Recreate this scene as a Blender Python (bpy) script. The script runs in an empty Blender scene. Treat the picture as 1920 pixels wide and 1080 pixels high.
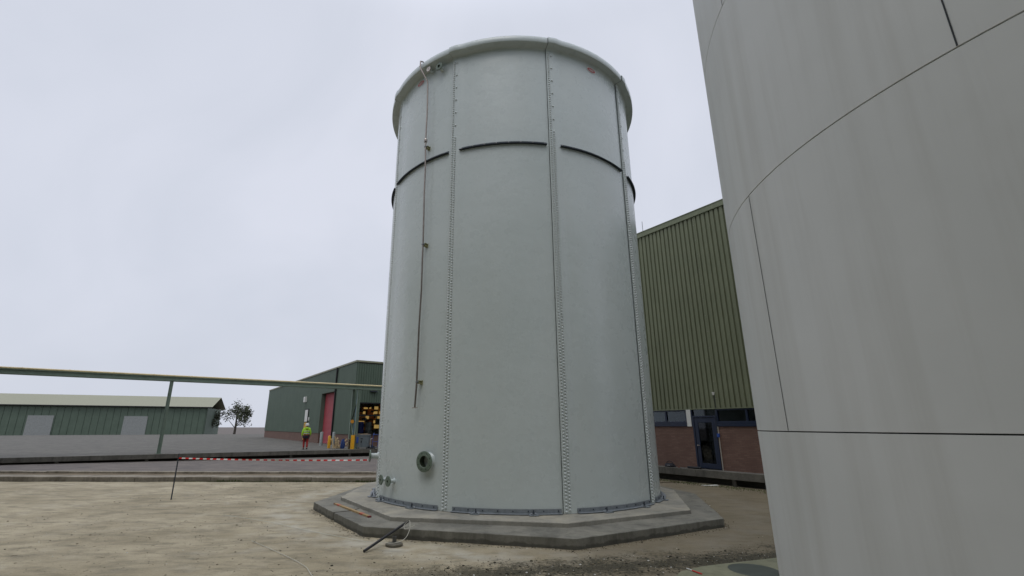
import bpy, math, random
from mathutils import Vector, Matrix
R_ = math.radians
S = bpy.context.scene
COL = S.collection
random.seed(7)

# ------------------------------------------------------------------ camera
CAM_H = 2.1
cd = bpy.data.cameras.new("camera")
cam = bpy.data.objects.new("camera", cd)
COL.objects.link(cam)
S.camera = cam
cd.sensor_width = 36.0
cd.lens = 880.5 / 1920 * 36
cd.shift_x = 43.67 / 1920
cd.shift_y = 4.36 / 1920
cd.clip_end = 2000
cam.matrix_world = (Matrix.Translation((0, 0, CAM_H)) @ Matrix.Rotation(R_(90) + 0.2827, 4, 'X')
                    @ Matrix.Rotation(0.0021, 4, 'Z'))

# ------------------------------------------------------------------ world: overcast daylight
SUN_EL, SUN_AZ = 58, 196          # azimuth clockwise from +Y
w = bpy.data.worlds.new("World")
S.world = w
w.use_nodes = True
nt = w.node_tree
nt.nodes.clear()
wo = nt.nodes.new('ShaderNodeOutputWorld')
bg = nt.nodes.new('ShaderNodeBackground')
sky = nt.nodes.new('ShaderNodeTexSky')
sky.sky_type = 'NISHITA'
sky.sun_disc = False
sky.sun_elevation = R_(SUN_EL)
sky.sun_rotation = R_(SUN_AZ)
sky.dust_density = 5
skm = nt.nodes.new('ShaderNodeVectorMath'); skm.operation = 'SCALE'
skm.inputs['Scale'].default_value = 0.09
nt.links.new(sky.outputs[0], skm.inputs[0])
tc = nt.nodes.new('ShaderNodeTexCoord')
no = nt.nodes.new('ShaderNodeTexNoise')
no.inputs['Scale'].default_value = 2.1
no.inputs['Distortion'].default_value = 0.6
no.inputs['Detail'].default_value = 4
nt.links.new(tc.outputs['Generated'], no.inputs['Vector'])
cr = nt.nodes.new('ShaderNodeValToRGB')
cr.color_ramp.elements[0].position = 0.3
cr.color_ramp.elements[0].color = (0.630, 0.670, 0.765, 1)
cr.color_ramp.elements[1].position = 0.7
cr.color_ramp.elements[1].color = (0.735, 0.765, 0.865, 1)
nt.links.new(no.outputs['Fac'], cr.inputs[0])
mx = nt.nodes.new('ShaderNodeMix'); mx.data_type = 'RGBA'
mx.inputs[0].default_value = 0.94
nt.links.new(skm.outputs[0], mx.inputs[6])
nt.links.new(cr.outputs[0], mx.inputs[7])
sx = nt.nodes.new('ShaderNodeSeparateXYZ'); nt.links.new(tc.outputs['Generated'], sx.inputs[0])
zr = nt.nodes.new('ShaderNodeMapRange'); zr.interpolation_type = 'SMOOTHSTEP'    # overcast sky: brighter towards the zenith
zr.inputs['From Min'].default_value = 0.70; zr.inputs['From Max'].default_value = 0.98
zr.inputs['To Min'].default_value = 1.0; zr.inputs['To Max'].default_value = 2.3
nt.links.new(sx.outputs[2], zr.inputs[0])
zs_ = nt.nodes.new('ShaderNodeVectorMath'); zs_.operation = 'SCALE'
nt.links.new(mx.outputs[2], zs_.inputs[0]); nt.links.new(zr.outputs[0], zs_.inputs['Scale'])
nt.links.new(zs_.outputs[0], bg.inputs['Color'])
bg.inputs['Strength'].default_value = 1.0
nt.links.new(bg.outputs[0], wo.inputs[0])

sd = bpy.data.lights.new("sun", 'SUN')
sd.energy = 0.5
sd.angle = R_(25)
sd.color = (1.0, 0.97, 0.92)
so = bpy.data.objects.new("sun", sd)
COL.objects.link(so)
sv = Vector((math.sin(R_(SUN_AZ)) * math.cos(R_(SUN_EL)), math.cos(R_(SUN_AZ)) * math.cos(R_(SUN_EL)), math.sin(R_(SUN_EL))))
so.rotation_euler = sv.to_track_quat('Z', 'Y').to_euler()
so.location = (0, -5, 30)

S.view_settings.view_transform = 'Standard'
S.view_settings.look = 'None'
S.view_settings.gamma = 1
S.view_settings.exposure = 0
S.cycles.max_bounces = 6

# ------------------------------------------------------------------ materials
def srgb(r, g, b):
    f = lambda c: (c / 255 / 12.92) if c / 255 <= 0.04045 else ((c / 255 + 0.055) / 1.055) ** 2.4
    return (f(r), f(g), f(b), 1)

class NT:
    def __init__(s, m):
        s.t = m.node_tree; s.n = s.t.nodes; s.l = s.t.links
        s.p = s.n['Principled BSDF']
        s.tc = s.n.new('ShaderNodeTexCoord')
    def noise(s, scale, detail=4, rough=0.55, vec=None, stretch=None, dist=0):
        v = vec or s.tc.outputs['Object']
        if stretch:
            mp = s.n.new('ShaderNodeMapping'); mp.inputs['Scale'].default_value = stretch
            s.l.new(v, mp.inputs[0]); v = mp.outputs[0]
        x = s.n.new('ShaderNodeTexNoise')
        x.inputs['Scale'].default_value = scale; x.inputs['Detail'].default_value = detail
        x.inputs['Roughness'].default_value = rough; x.inputs['Distortion'].default_value = dist
        s.l.new(v, x.inputs['Vector'])
        return x.outputs['Fac']
    def ramp(s, fac, a, b, c0=(0, 0, 0, 1), c1=(1, 1, 1, 1)):
        x = s.n.new('ShaderNodeValToRGB')
        x.color_ramp.elements[0].position = a; x.color_ramp.elements[0].color = c0
        x.color_ramp.elements[1].position = b; x.color_ramp.elements[1].color = c1
        s.l.new(fac, x.inputs[0])
        return x.outputs[0]
    def mix(s, fac, a, b):
        x = s.n.new('ShaderNodeMix'); x.data_type = 'RGBA'
        for v, i in ((fac, 0), (a, 6), (b, 7)):
            if isinstance(v, (int, float)): x.inputs[i].default_value = v
            elif isinstance(v, tuple): x.inputs[i].default_value = v
            else: s.l.new(v, x.inputs[i])
        return x.outputs[2]
    def math(s, op, a, b=0.0, c=None, clamp=False):
        x = s.n.new('ShaderNodeMath'); x.operation = op; x.use_clamp = clamp
        for i, v in enumerate((a, b, c)):
            if v is None: continue
            if isinstance(v, (int, float)): x.inputs[i].default_value = v
            else: s.l.new(v, x.inputs[i])
        return x.outputs[0]
    def xyz(s):
        x = s.n.new('ShaderNodeSeparateXYZ'); s.l.new(s.tc.outputs['Object'], x.inputs[0])
        return x.outputs
    def bump(s, h, strength=0.3, dist=0.01):
        x = s.n.new('ShaderNodeBump'); x.inputs['Strength'].default_value = strength
        x.inputs['Distance'].default_value = dist
        s.l.new(h, x.inputs['Height']); s.l.new(x.outputs[0], s.p.inputs['Normal'])
    def col(s, c): s.l.new(c, s.p.inputs['Base Color'])
    def rough(s, c): s.l.new(c, s.p.inputs['Roughness'])

MATS = {}
def mat(name, c, rough=0.6, metal=0.0, var=0.12, scale=6.0, bump=0.0, emit=None, es=1.0, spec=None):
    if name in MATS: return MATS[name]
    m = bpy.data.materials.new(name); m.use_nodes = True
    g = NT(m)
    d = tuple(max(0, x * (1 - var)) for x in c[:3]) + (1,)
    l = tuple(min(1, x * (1 + var)) for x in c[:3]) + (1,)
    n = g.noise(scale, 5)
    g.col(g.ramp(n, 0.3, 0.7, d, l))
    g.p.inputs['Roughness'].default_value = rough
    g.p.inputs['Metallic'].default_value = metal
    if spec is not None: g.p.inputs['Specular IOR Level'].default_value = spec
    if bump: g.bump(g.noise(scale * 6, 5), bump, 0.004)
    if emit:
        g.p.inputs['Emission Color'].default_value = emit
        g.p.inputs['Emission Strength'].default_value = es
    MATS[name] = m
    return m

def m_tank():
    m = bpy.data.materials.new('tank_gelcoat'); m.use_nodes = True; g = NT(m)
    a = g.noise(0.55, 3, 0.5)
    b = g.noise(1.3, 4, 0.6, stretch=(1, 1, 0.22))
    c = g.noise(60, 2)
    base = g.ramp(a, 0.3, 0.7, (0.52, 0.575, 0.56, 1), (0.56, 0.612, 0.597, 1))
    base = g.mix(g.math('MULTIPLY', g.ramp(b, 0.45, 0.75), 0.35), base, (0.54, 0.575, 0.545, 1))
    base = g.mix(g.math('MULTIPLY', g.ramp(c, 0.4, 0.6), 0.10), base, (0.49, 0.54, 0.53, 1))
    g.col(base)
    g.rough(g.ramp(g.noise(2.5, 4), 0.3, 0.7, (0.24, 0.24, 0.24, 1), (0.34, 0.34, 0.34, 1)))
    h = g.math('ADD', g.math('MULTIPLY', g.noise(1.7, 3), 1.0), g.math('MULTIPLY', g.noise(24, 3), 0.08))
    g.bump(h, 0.35, 0.03)
    return m
M_TANK = m_tank()
M_SEAL = mat('dark_joint', srgb(44, 48, 50), 0.7)

def m_ground():
    m = bpy.data.materials.new('dusty_yard'); m.use_nodes = True; g = NT(m)
    x, y, z = g.xyz()
    big = g.noise(0.55, 6, 0.6)
    mid = g.noise(2.2, 7, 0.7, stretch=(0.6, 1.5, 1), dist=0.4)
    fine = g.noise(45, 5, 0.7)
    base = g.ramp(big, 0.35, 0.68, srgb(150, 138, 110), srgb(192, 179, 150))
    base = g.mix(g.math('MULTIPLY', g.ramp(mid, 0.46, 0.66), 0.75), base, srgb(104, 97, 76))
    pale = g.noise(1.4, 5, 0.6, dist=0.6)
    base = g.mix(g.math('MULTIPLY', g.ramp(pale, 0.55, 0.75), 0.45), base, srgb(192, 184, 166))
    base = g.mix(g.math('MULTIPLY', g.ramp(fine, 0.35, 0.7), 0.45), base, srgb(116, 109, 90))
    tiny = g.noise(130, 3, 0.8)
    base = g.mix(g.math('MULTIPLY', g.ramp(tiny, 0.54, 0.64), 0.6), base, srgb(86, 80, 62))
    base = g.mix(g.math('MULTIPLY', g.ramp(g.math('SUBTRACT', 1.0, tiny), 0.60, 0.68), 0.35), base, srgb(206, 200, 186))
    # pale cement dust spilled round the foot of the plinth
    dx = g.math('SUBTRACT', x, 0.83); dy = g.math('SUBTRACT', y, 15.3)
    dd = g.math('SQRT', g.math('ADD', g.math('MULTIPLY', dx, dx), g.math('MULTIPLY', dy, dy)))
    ring = g.math('SUBTRACT', 1.0, g.math('DIVIDE', g.math('ABSOLUTE', g.math('SUBTRACT', dd, 6.45)), 0.75), clamp=True)
    ring = g.math('MULTIPLY', ring, g.ramp(g.noise(1.8, 5, 0.6), 0.40, 0.62))
    base = g.mix(g.math('MULTIPLY', ring, 0.55), base, srgb(190, 186, 172))
    # browner ground right of the plinth, with the blocked-sky shade painted in
    rt = g.math('MULTIPLY', g.ramp(g.math('ADD', g.math('MULTIPLY', x, 0.16), g.math('MULTIPLY', big, 0.5)), 0.20, 0.62), 0.72)
    base = g.mix(rt, base, srgb(98, 88, 68))
    # mossy wet band across the foreground
    d = g.math('ABSOLUTE', g.math('SUBTRACT', y, g.math('MULTIPLY_ADD', x, 0.21, 7.86)))
    nn = g.noise(2.0, 7, 0.72)
    nf = g.noise(16, 6, 0.75)
    band = g.math('SUBTRACT', 1.12, g.math('DIVIDE', d, 0.9))
    band = g.math('ADD', band, g.math('MULTIPLY', g.math('SUBTRACT', nn, 0.5), 2.4))
    band = g.math('ADD', band, g.math('MULTIPLY', g.math('SUBTRACT', nf, 0.5), 1.9))
    left = g.ramp(g.math('ADD', g.math('MULTIPLY', x, 0.22), 0.72), 0.1, 0.75)
    mask = g.math('MULTIPLY', g.ramp(band, 0.45, 0.95), left)
    moss = g.ramp(g.noise(28, 5, 0.7), 0.35, 0.7, srgb(30, 28, 18), srgb(74, 70, 50))
    base = g.mix(g.math('MULTIPLY', mask, 0.92), base, moss)
    # moss specks everywhere
    sp = g.ramp(g.noise(17, 6, 0.85), 0.60, 0.68)
    base = g.mix(g.math('MULTIPLY', sp, 0.65), base, srgb(64, 60, 42))
    g.col(base)
    g.rough(g.ramp(nn, 0.3, 0.8, (0.8, 0.8, 0.8, 1), (0.95, 0.95, 0.95, 1)))
    h = g.math('ADD', g.math('MULTIPLY', g.noise(3, 5, 0.6), 0.8), g.math('ADD', g.math('MULTIPLY', fine, 0.9), g.math('MULTIPLY', g.math('MULTIPLY', mask, nf), 1.2)))
    g.bump(h, 0.7, 0.012)
    return m

def m_concrete(name, lo, hi, stain, streak=0.4, up=None, dust=None):
    m = bpy.data.materials.new(name); m.use_nodes = True; g = NT(m)
    n1 = g.noise(1.2, 6, 0.6); n2 = g.noise(9, 6, 0.7); n3 = g.noise(70, 3, 0.6)
    base = g.ramp(n1, 0.32, 0.68, lo, hi)
    base = g.mix(g.math('MULTIPLY', g.ramp(n2, 0.45, 0.7), 0.4), base, stain)
    st = g.noise(3.0, 5, 0.65, stretch=(1, 1, 0.15))
    base = g.mix(g.math('MULTIPLY', g.ramp(st, 0.5, 0.7), streak), base, stain)
    base = g.mix(g.math('MULTIPLY', g.ramp(n3, 0.4, 0.65), 0.25), base, tuple(x * 0.7 for x in lo[:3]) + (1,))
    if dust:                # dry yard dust settled in patches on the flat tops
        ge = g.n.new('ShaderNodeNewGeometry'); sp = g.n.new('ShaderNodeSeparateXYZ'); g.l.new(ge.outputs['True Normal'], sp.inputs[0])
        f = g.math('MULTIPLY', g.ramp(g.noise(0.9, 7, 0.68, dist=0.5), 0.40, 0.66), g.math('GREATER_THAN', sp.outputs[2], 0.9))
        base = g.mix(g.math('MULTIPLY', f, 0.7), base, dust)
        f2 = g.math('MULTIPLY', g.ramp(g.noise(2.6, 7, 0.72, dist=0.8), 0.54, 0.68), g.math('GREATER_THAN', sp.outputs[2], 0.9))
        base = g.mix(g.math('MULTIPLY', f2, 0.5), base, stain)
    if up is not None:      # damp foot of the concrete, soaked from the ground
        x, y, z = g.xyz()
        f = g.math('MULTIPLY_ADD', g.noise(4, 5), 0.16, g.math('MULTIPLY', z, -1.0))
        base = g.mix(g.math('MULTIPLY', g.ramp(f, up, up + 0.05), 0.6), base, tuple(x * 0.5 for x in stain[:3]) + (1,))
    g.col(base)
    g.p.inputs['Roughness'].default_value = 0.88
    pw = g.ramp(g.noise(2.2, 6, 0.7, dist=1.0), 0.60, 0.74)
    g.bump(g.math('ADD', g.math('MULTIPLY', n2, 0.7), g.math('MULTIPLY', n3, 0.5)), 0.5, 0.008)
    return m

def m_brick():
    m = bpy.data.materials.new('brown_brick'); m.use_nodes = True; g = NT(m)
    x, y, z = g.xyz()
    cb = g.n.new('ShaderNodeCombineXYZ')
    g.l.new(g.math('ADD', x, y), cb.inputs[0]); g.l.new(z, cb.inputs[1])
    b = g.n.new('ShaderNodeTexBrick')
    b.inputs['Scale'].default_value = 1.0
    b.inputs['Brick Width'].default_value = 0.22; b.inputs['Row Height'].default_value = 0.0625
    b.inputs['Mortar Size'].default_value = 0.006
    b.inputs['Color1'].default_value = srgb(108, 82, 72); b.inputs['Color2'].default_value = srgb(124, 96, 84)
    b.inputs['Mortar'].default_value = srgb(92, 80, 72)
    g.l.new(cb.outputs[0], b.inputs['Vector'])
    c = g.mix(g.math('MULTIPLY', g.ramp(g.noise(1.5, 6), 0.4, 0.7), 0.5), b.outputs['Color'], srgb(92, 70, 62))
    g.col(c)
    g.p.inputs['Roughness'].default_value = 0.9
    g.bump(b.outputs['Fac'], -0.4, 0.006)
    return m

def m_clad(name, c0, c1, streakc):
    m = bpy.data.materials.new(name); m.use_nodes = True; g = NT(m)
    base = g.ramp(g.noise(0.7, 5, 0.6), 0.3, 0.7, c0, c1)
    st = g.noise(5, 5, 0.65, stretch=(1, 1, 0.05))
    base = g.mix(g.math('MULTIPLY', g.ramp(st, 0.45, 0.75), 0.35), base, streakc)
    g.col(base)
    g.p.inputs['Roughness'].default_value = 0.62
    return m

def m_glass(name, tint, mixf=0.5):
    m = bpy.data.materials.new(name); m.use_nodes = True; t = m.node_tree; t.nodes.clear()
    o = t.nodes.new('ShaderNodeOutputMaterial'); tr = t.nodes.new('ShaderNodeBsdfTransparent')
    gl = t.nodes.new('ShaderNodeBsdfGlossy'); fr = t.nodes.new('ShaderNodeFresnel'); mx_ = t.nodes.new('ShaderNodeMixShader')
    tr.inputs[0].default_value = tint; gl.inputs['Roughness'].default_value = 0.03
    gl.inputs[0].default_value = (0.8, 0.85, 0.9, 1); fr.inputs[0].default_value = mixf
    t.links.new(fr.outputs[0], mx_.inputs[0]); t.links.new(tr.outputs[0], mx_.inputs[1]); t.links.new(gl.outputs[0], mx_.inputs[2])
    t.links.new(mx_.outputs[0], o.inputs[0])
    return m

M_GROUND = m_ground()
M_SLAB = m_concrete('plinth_concrete', srgb(128, 126, 117), srgb(158, 155, 144), srgb(104, 102, 92), 0.35, dust=srgb(176, 168, 148))
M_SLAB_LOW = m_concrete('plinth_concrete_outer', srgb(98, 97, 89), srgb(126, 124, 114), srgb(70, 69, 60), 0.7, up=-0.02, dust=srgb(146, 142, 128))
M_KERB = m_concrete('weathered_kerb_concrete', srgb(118, 110, 95), srgb(160, 152, 136), srgb(74, 66, 50), 0.5)
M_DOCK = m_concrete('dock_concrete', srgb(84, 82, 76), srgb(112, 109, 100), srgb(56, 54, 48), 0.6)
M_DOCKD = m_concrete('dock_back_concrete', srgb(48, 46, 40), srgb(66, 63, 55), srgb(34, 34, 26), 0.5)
M_ASPH = m_concrete('worn_asphalt', srgb(88, 82, 78), srgb(120, 111, 102), srgb(70, 62, 56), 0.3)
M_BRICK = m_brick()
M_CLAD = m_clad('olive_cladding', srgb(110, 115, 90), srgb(120, 125, 99), srgb(94, 98, 76))
M_CLADD = m_clad('dark_green_cladding', srgb(80, 96, 82), srgb(90, 106, 92), srgb(68, 82, 70))
M_TRIM = mat('olive_trim', srgb(118, 124, 98), 0.5)
M_TRIMG = mat('pale_eave_trim', srgb(142, 142, 120), 0.6)
M_BLUE = mat('navy_frame_paint', srgb(27, 38, 60), 0.35)
M_DARK = mat('near_black', srgb(22, 24, 26), 0.7)
M_INT = mat('dark_interior', srgb(58, 56, 52), 0.9)
M_GALV = mat('galvanised_steel', srgb(128, 134, 138), 0.5, 0.2, 0.18, 14)
M_GALVD = mat('weathered_steel_angle', srgb(70, 76, 84), 0.6, 0.6, 0.2, 14)
M_STEEL = mat('stainless_steel', srgb(176, 168, 160), 0.28, 0.95, 0.12, 9)
M_FLANGE = mat('raw_grp_flange', srgb(98, 112, 98), 0.45, 0, 0.3, 25, 0.2)
M_BORE = mat('nozzle_bore', srgb(52, 62, 48), 0.5, 0, 0.3, 20)
M_BRK = mat('raw_grp_bracket', srgb(150, 148, 108), 0.5, 0, 0.15, 20)
M_RED = mat('sticker_red', srgb(176, 78, 78), 0.4)
M_WHITE = mat('white_plastic', srgb(214, 214, 208), 0.5, 0, 0.05)
M_SILO = None
M_GLASS = m_glass('window_glass', (0.55, 0.6, 0.6, 1), 1.5)
M_GLASSD = m_glass('door_glass', (0.35, 0.37, 0.38, 1), 1.4)
M_REDDOOR = mat('red_roller_door', srgb(158, 62, 70), 0.55, 0, 0.08, 2)
M_YEL = mat('safety_yellow', srgb(222, 164, 30), 0.5, 0, 0.1, 4)
M_CREAM = mat('cream_pipe_paint', srgb(214, 196, 150), 0.5, 0, 0.12, 2)
M_RACK = mat('sage_steel_paint', srgb(116, 132, 118), 0.55, 0, 0.1, 3)
M_WOOD = mat('bare_timber', srgb(200, 178, 138), 0.8, 0, 0.2, 12)
M_PALLET = mat('grey_brown_timber', srgb(140, 122, 98), 0.85, 0, 0.25, 12)
M_GREYP = mat('grey_bin_plastic', srgb(104, 114, 118), 0.5, 0, 0.1, 4)
M_BLUEP = mat('bright_blue_plastic', srgb(40, 74, 150), 0.5)

# ------------------------------------------------------------------ mesh builder
class MB:
    def __init__(s): s.v = []; s.f = []; s.mi = []; s.sm = []
    def add(s, vs, fs, mi=0, smooth=False, M=None):
        b = len(s.v)
        s.v += [tuple(M @ Vector(v)) for v in vs] if M is not None else [tuple(v) for v in vs]
        s.f += [tuple(i + b for i in f) for f in fs]; s.mi += [mi] * len(fs); s.sm += [smooth] * len(fs)
        return s
    def box(s, x0, x1, y0, y1, z0, z1, mi=0, M=None):
        v = [(x, y, z) for x in (x0, x1) for y in (y0, y1) for z in (z0, z1)]
        return s.add(v, [(0, 1, 3, 2), (4, 6, 7, 5), (0, 4, 5, 1), (2, 3, 7, 6), (0, 2, 6, 4), (1, 5, 7, 3)], mi, False, M)
    def tube(s, pts, r, n=10, mi=0, caps=True, inner=None):
        pts = [Vector(p) for p in pts]; rs = r if isinstance(r, (list, tuple)) else [r] * len(pts)
        rings = []; up = None
        for i, p in enumerate(pts):
            t = ((pts[min(i + 1, len(pts) - 1)] - p).normalized() + (p - pts[max(i - 1, 0)]).normalized())
            if t.length < 1e-6: t = Vector((0, 0, 1))
            t.normalize()
            if up is None:
                up = Vector((0, 0, 1)) if abs(t.z) < 0.9 else Vector((1, 0, 0))
            a = (up - t * up.dot(t)).normalized(); up = a
            b = t.cross(a)
            rings.append([p + (a * math.cos(k * 2 * math.pi / n) + b * math.sin(k * 2 * math.pi / n)) * rs[i] for k in range(n)])
        v = [q for ring in rings for q in ring]; f = []
        for i in range(len(rings) - 1):
            for k in range(n):
                f.append((i * n + k, i * n + (k + 1) % n, (i + 1) * n + (k + 1) % n, (i + 1) * n + k))
        s.add(v, f, mi, True)
        if caps: s.add(v, [tuple(range(n - 1, -1, -1)), tuple(range((len(rings) - 1) * n, len(rings) * n))], mi, False)
        return s
    def lathe(s, prof, n=24, mi=0, M=None, close=False):
        v = []; f = []
        for r, z in prof:
            for k in range(n):
                a = 2 * math.pi * k / n; v.append((r * math.cos(a), r * math.sin(a), z))
        L = len(prof)
        for i in range(L if close else L - 1):
            j = (i + 1) % L
            for k in range(n):
                f.append((i * n + k, i * n + (k + 1) % n, j * n + (k + 1) % n, j * n + k))
        return s.add(v, f, mi, True, M)
    def prism(s, poly, z0, z1, mi=0, M=None):
        n = len(poly); v = [(x, y, z0) for x, y in poly] + [(x, y, z1) for x, y in poly]
        f = [tuple(range(n - 1, -1, -1)), tuple(range(n, 2 * n))] + [(i, (i + 1) % n, n + (i + 1) % n, n + i) for i in range(n)]
        return s.add(v, f, mi, False, M)
    def build(s, name, mats, parent=None, bevel=0, angle=35):
        me = bpy.data.meshes.new(name); me.from_pydata(s.v, [], s.f)
        for m in (mats if isinstance(mats, (list, tuple)) else [mats]): me.materials.append(m)
        me.polygons.foreach_set('material_index', s.mi); me.polygons.foreach_set('use_smooth', s.sm)
        me.update()
        if any(s.sm): me.set_sharp_from_angle(angle=R_(angle))
        o = bpy.data.objects.new(name, me); COL.objects.link(o)
        if parent: o.parent = parent
        if bevel:
            b = o.modifiers.new('bevel', 'BEVEL'); b.width = bevel; b.segments = 2; b.limit_method = 'ANGLE'
        return o

def tag(o, label=None, cat=None, group=None, kind=None):
    if label: o['label'] = label
    if cat: o['category'] = cat
    if group: o['group'] = group
    if kind: o['kind'] = kind
    return o
def empty(name, loc=(0, 0, 0), rz=0):
    o = bpy.data.objects.new(name, None); COL.objects.link(o)
    o.location = loc; o.rotation_euler = (0, 0, rz); o.empty_display_size = 0.3
    return o

# ------------------------------------------------------------------ ground
def gz_noise(x, y):
    return 0.008 * math.sin(0.9 * x + 0.6 * y) * math.sin(0.7 * y - 0.5 * x) + 0.003 * math.sin(4.1 * x + 1) * math.sin(3.7 * y)
mb = MB(); mb.add([(-900, -900, -0.30), (900, -900, -0.30), (900, 1100, -0.30), (-900, 1100, -0.30)], [(0, 1, 2, 3)])
tag(mb.build('ground', M_ASPH), kind='structure')
def grid(x0, x1, y0, y1, st, zf):
    nx = int((x1 - x0) / st) + 1; ny = int((y1 - y0) / st) + 1
    v = [(x0 + i * st, y0 + j * st, zf(x0 + i * st, y0 + j * st)) for j in range(ny) for i in range(nx)]
    f = [(j * nx + i, j * nx + i + 1, (j + 1) * nx + i + 1, (j + 1) * nx + i) for j in range(ny - 1) for i in range(nx - 1)]
    m = MB(); m.add(v, f, 0, True); return m
KY = 19.95
yard = grid(-60, 24, -12, KY, 0.25, gz_noise)
o = tag(yard.build('yard', M_GROUND), kind='structure')
yard2 = grid(-2.4, 24, KY - 0.05, 34, 0.5, lambda x, y: gz_noise(x, y) - 0.001)
tag(yard2.build('yard_far_side', M_GROUND), kind='structure')
# pavement edge step and worn asphalt strip behind it, falling away to the loading ramp
def kerb(y0, y1, z0, z1, seed):
    rnd = random.Random(seed); m = MB(); x = -60
    while x < -2.6:
        L = 1.0
        dz = rnd.uniform(-.008, .008); dy = rnd.uniform(-.01, .01)
        m.box(x, x + L - 0.012, y0 + dy, y1, z0, z1 + dz)
        x += L
    return m
tag(kerb(KY, KY + 0.75, -0.2, 0.16, 3).build('kerb', M_KERB, bevel=0.015), kind='structure')
tag(kerb(KY + 1.6, KY + 1.95, -0.2, 0.22, 4).build('kerb_line', M_KERB, bevel=0.015), kind='structure')
m = MB(); m.add([(-60, KY + 0.74, 0.12), (-2.6, KY + 0.74, 0.12), (-2.6, KY + 1.62, 0.14), (-60, KY + 1.62, 0.14)], [(0, 1, 2, 3)])
tag(m.build('gutter', m_concrete('brown_gutter', srgb(96, 84, 64), srgb(124, 110, 86), srgb(66, 58, 42))), kind='structure')
m = MB(); m.add([(-70, KY + 1.9, 0.2), (-2.6, KY + 1.9, 0.2), (-2.6, 45, -0.12), (-70, 45, -0.12)], [(0, 1, 2, 3)])
tag(m.build('asphalt_road', M_ASPH), kind='structure')
m = MB(); m.add([(-2.6, KY + 0.1, -.3), (-2.6, 45, -.3), (-2.6, 45, -.12), (-2.6, KY + 1.9, .2), (-2.6, KY + .1, .16)], [(0, 1, 2, 3, 4)])
tag(m.build('road_edge', M_KERB), kind='structure')
# weeds along the foot of the step
mb = MB(); rnd = random.Random(5)
for i in range(1400):
    x = rnd.uniform(-12, -2.8); y = KY - abs(rnd.gauss(0, .06)) - .01; h = rnd.uniform(.02, .07) * (1.6 if math.sin(x * 2.3) > .4 else .6)
    a = rnd.uniform(0, 6.28); dx, dy = math.cos(a) * .012, math.sin(a) * .012
    mb.add([(x - dx, y - dy, -.01), (x + dx, y + dy, -.01), (x + rnd.uniform(-.03, .03), y + rnd.uniform(-.03, .03), h)], [(0, 1, 2)])
for i in range(2600):                                   # moss and grass at the foot of the right platform
    t = rnd.uniform(-6, 6); q = abs(rnd.gauss(0, .3))
    x = 8.07 + t * .552 - q * .834 - .1; y = 19.92 - t * .834 - q * .552 - .1; h = rnd.uniform(.01, .05)
    a = rnd.uniform(0, 6.28); dx, dy = math.cos(a) * .015, math.sin(a) * .015
    mb.add([(x - dx, y - dy, -.01), (x + dx, y + dy, -.01), (x + rnd.uniform(-.03, .03), y + rnd.uniform(-.03, .03), h)], [(0, 1, 2)])
tag(mb.build('weeds', mat('weed_green', srgb(74, 84, 44), 0.8, 0, .35, 3)), 'low green weeds and moss along the foot of the kerb and platform', 'weeds', kind='stuff')
# loose gravel and debris in the damp band
mb = MB(); rnd = random.Random(9)
def stone(x, y, r, mi):
    v = []; n = 5
    a0 = rnd.uniform(0, 6)
    for zz, rr in ((-.3, 1), (.35, .85)):
        for k in range(n):
            a = a0 + k * 6.283 / n; q = r * rr * rnd.uniform(.7, 1.15)
            v.append((x + q * math.cos(a), y + q * math.sin(a) * .8, gz_noise(x, y) + zz * r))
    v.append((x, y, gz_noise(x, y) + r * .6))
    f = [(k, (k + 1) % n, n + (k + 1) % n, n + k) for k in range(n)] + [(n + k, n + (k + 1) % n, 2 * n) for k in range(n)]
    mb.add(v, f, mi)
for i in range(3800):
    x = rnd.uniform(-3.5, 6); y = 7.8 + .21 * x + rnd.gauss(0, .38)
    if x < -1.6 and rnd.random() < .7: continue
    stone(x, y, min(.03, .004 + rnd.expovariate(1 / .005)), rnd.choice((0, 0, 0, 0, 1, 1)) if rnd.random() > .035 else 2)
for i in range(6000):
    x = rnd.uniform(-11, 7); y = rnd.uniform(7.6, 20)
    if math.hypot(x - .9, y - 15.3) < 6.7: continue
    stone(x, y, min(.03, .003 + rnd.expovariate(1 / .0038)), rnd.choice((0, 1, 1)) if rnd.random() > .06 else 2)
for i in range(2600):                                   # soil and crumbs banked against the plinth
    k = rnd.randrange(6, 10); pl_ = [(-4.6, 13.45), (-2.5, 10.33), (1.57, 9.29), (5.16, 11.27), (6.22, 15.25)]; j = rnd.randrange(4)
    a, b = pl_[j], pl_[j + 1]; t = rnd.random(); q = abs(rnd.gauss(0, .09)) + .012; L = math.dist(a, b)
    x = a[0] + (b[0] - a[0]) * t + (b[1] - a[1]) / L * q; y = a[1] + (b[1] - a[1]) * t - (b[0] - a[0]) / L * q
    stone(x, y, min(.025, .003 + rnd.expovariate(1 / .004)), rnd.choice((0, 1, 1)) if rnd.random() > .03 else 2)
tag(mb.build('gravel', [mat('dark_grit', srgb(50, 46, 34), .9, 0, .4, 20), mat('brown_grit', srgb(108, 100, 80), .9, 0, .3, 20), mat('pale_chips', srgb(206, 204, 196), .7)]),
    'loose dark gravel and pale chips strewn over the dusty yard', 'gravel', kind='stuff')
mb = MB(); rnd = random.Random(77)
for i in range(520):                                    # straw-like twigs and slivers
    x = rnd.uniform(-9, 5); y = rnd.uniform(7.7, 12) if rnd.random() < .7 else rnd.uniform(12, 19.5)
    if math.hypot(x - .9, y - 15.3) < 6.7: continue
    a = rnd.uniform(0, 6.28); L = rnd.uniform(.015, .07); z = gz_noise(x, y) + .004
    mb.tube([(x, y, z), (x + math.cos(a) * L, y + math.sin(a) * L, z + .003)], .0022, 4, rnd.choice((0, 0, 1)))
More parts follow.
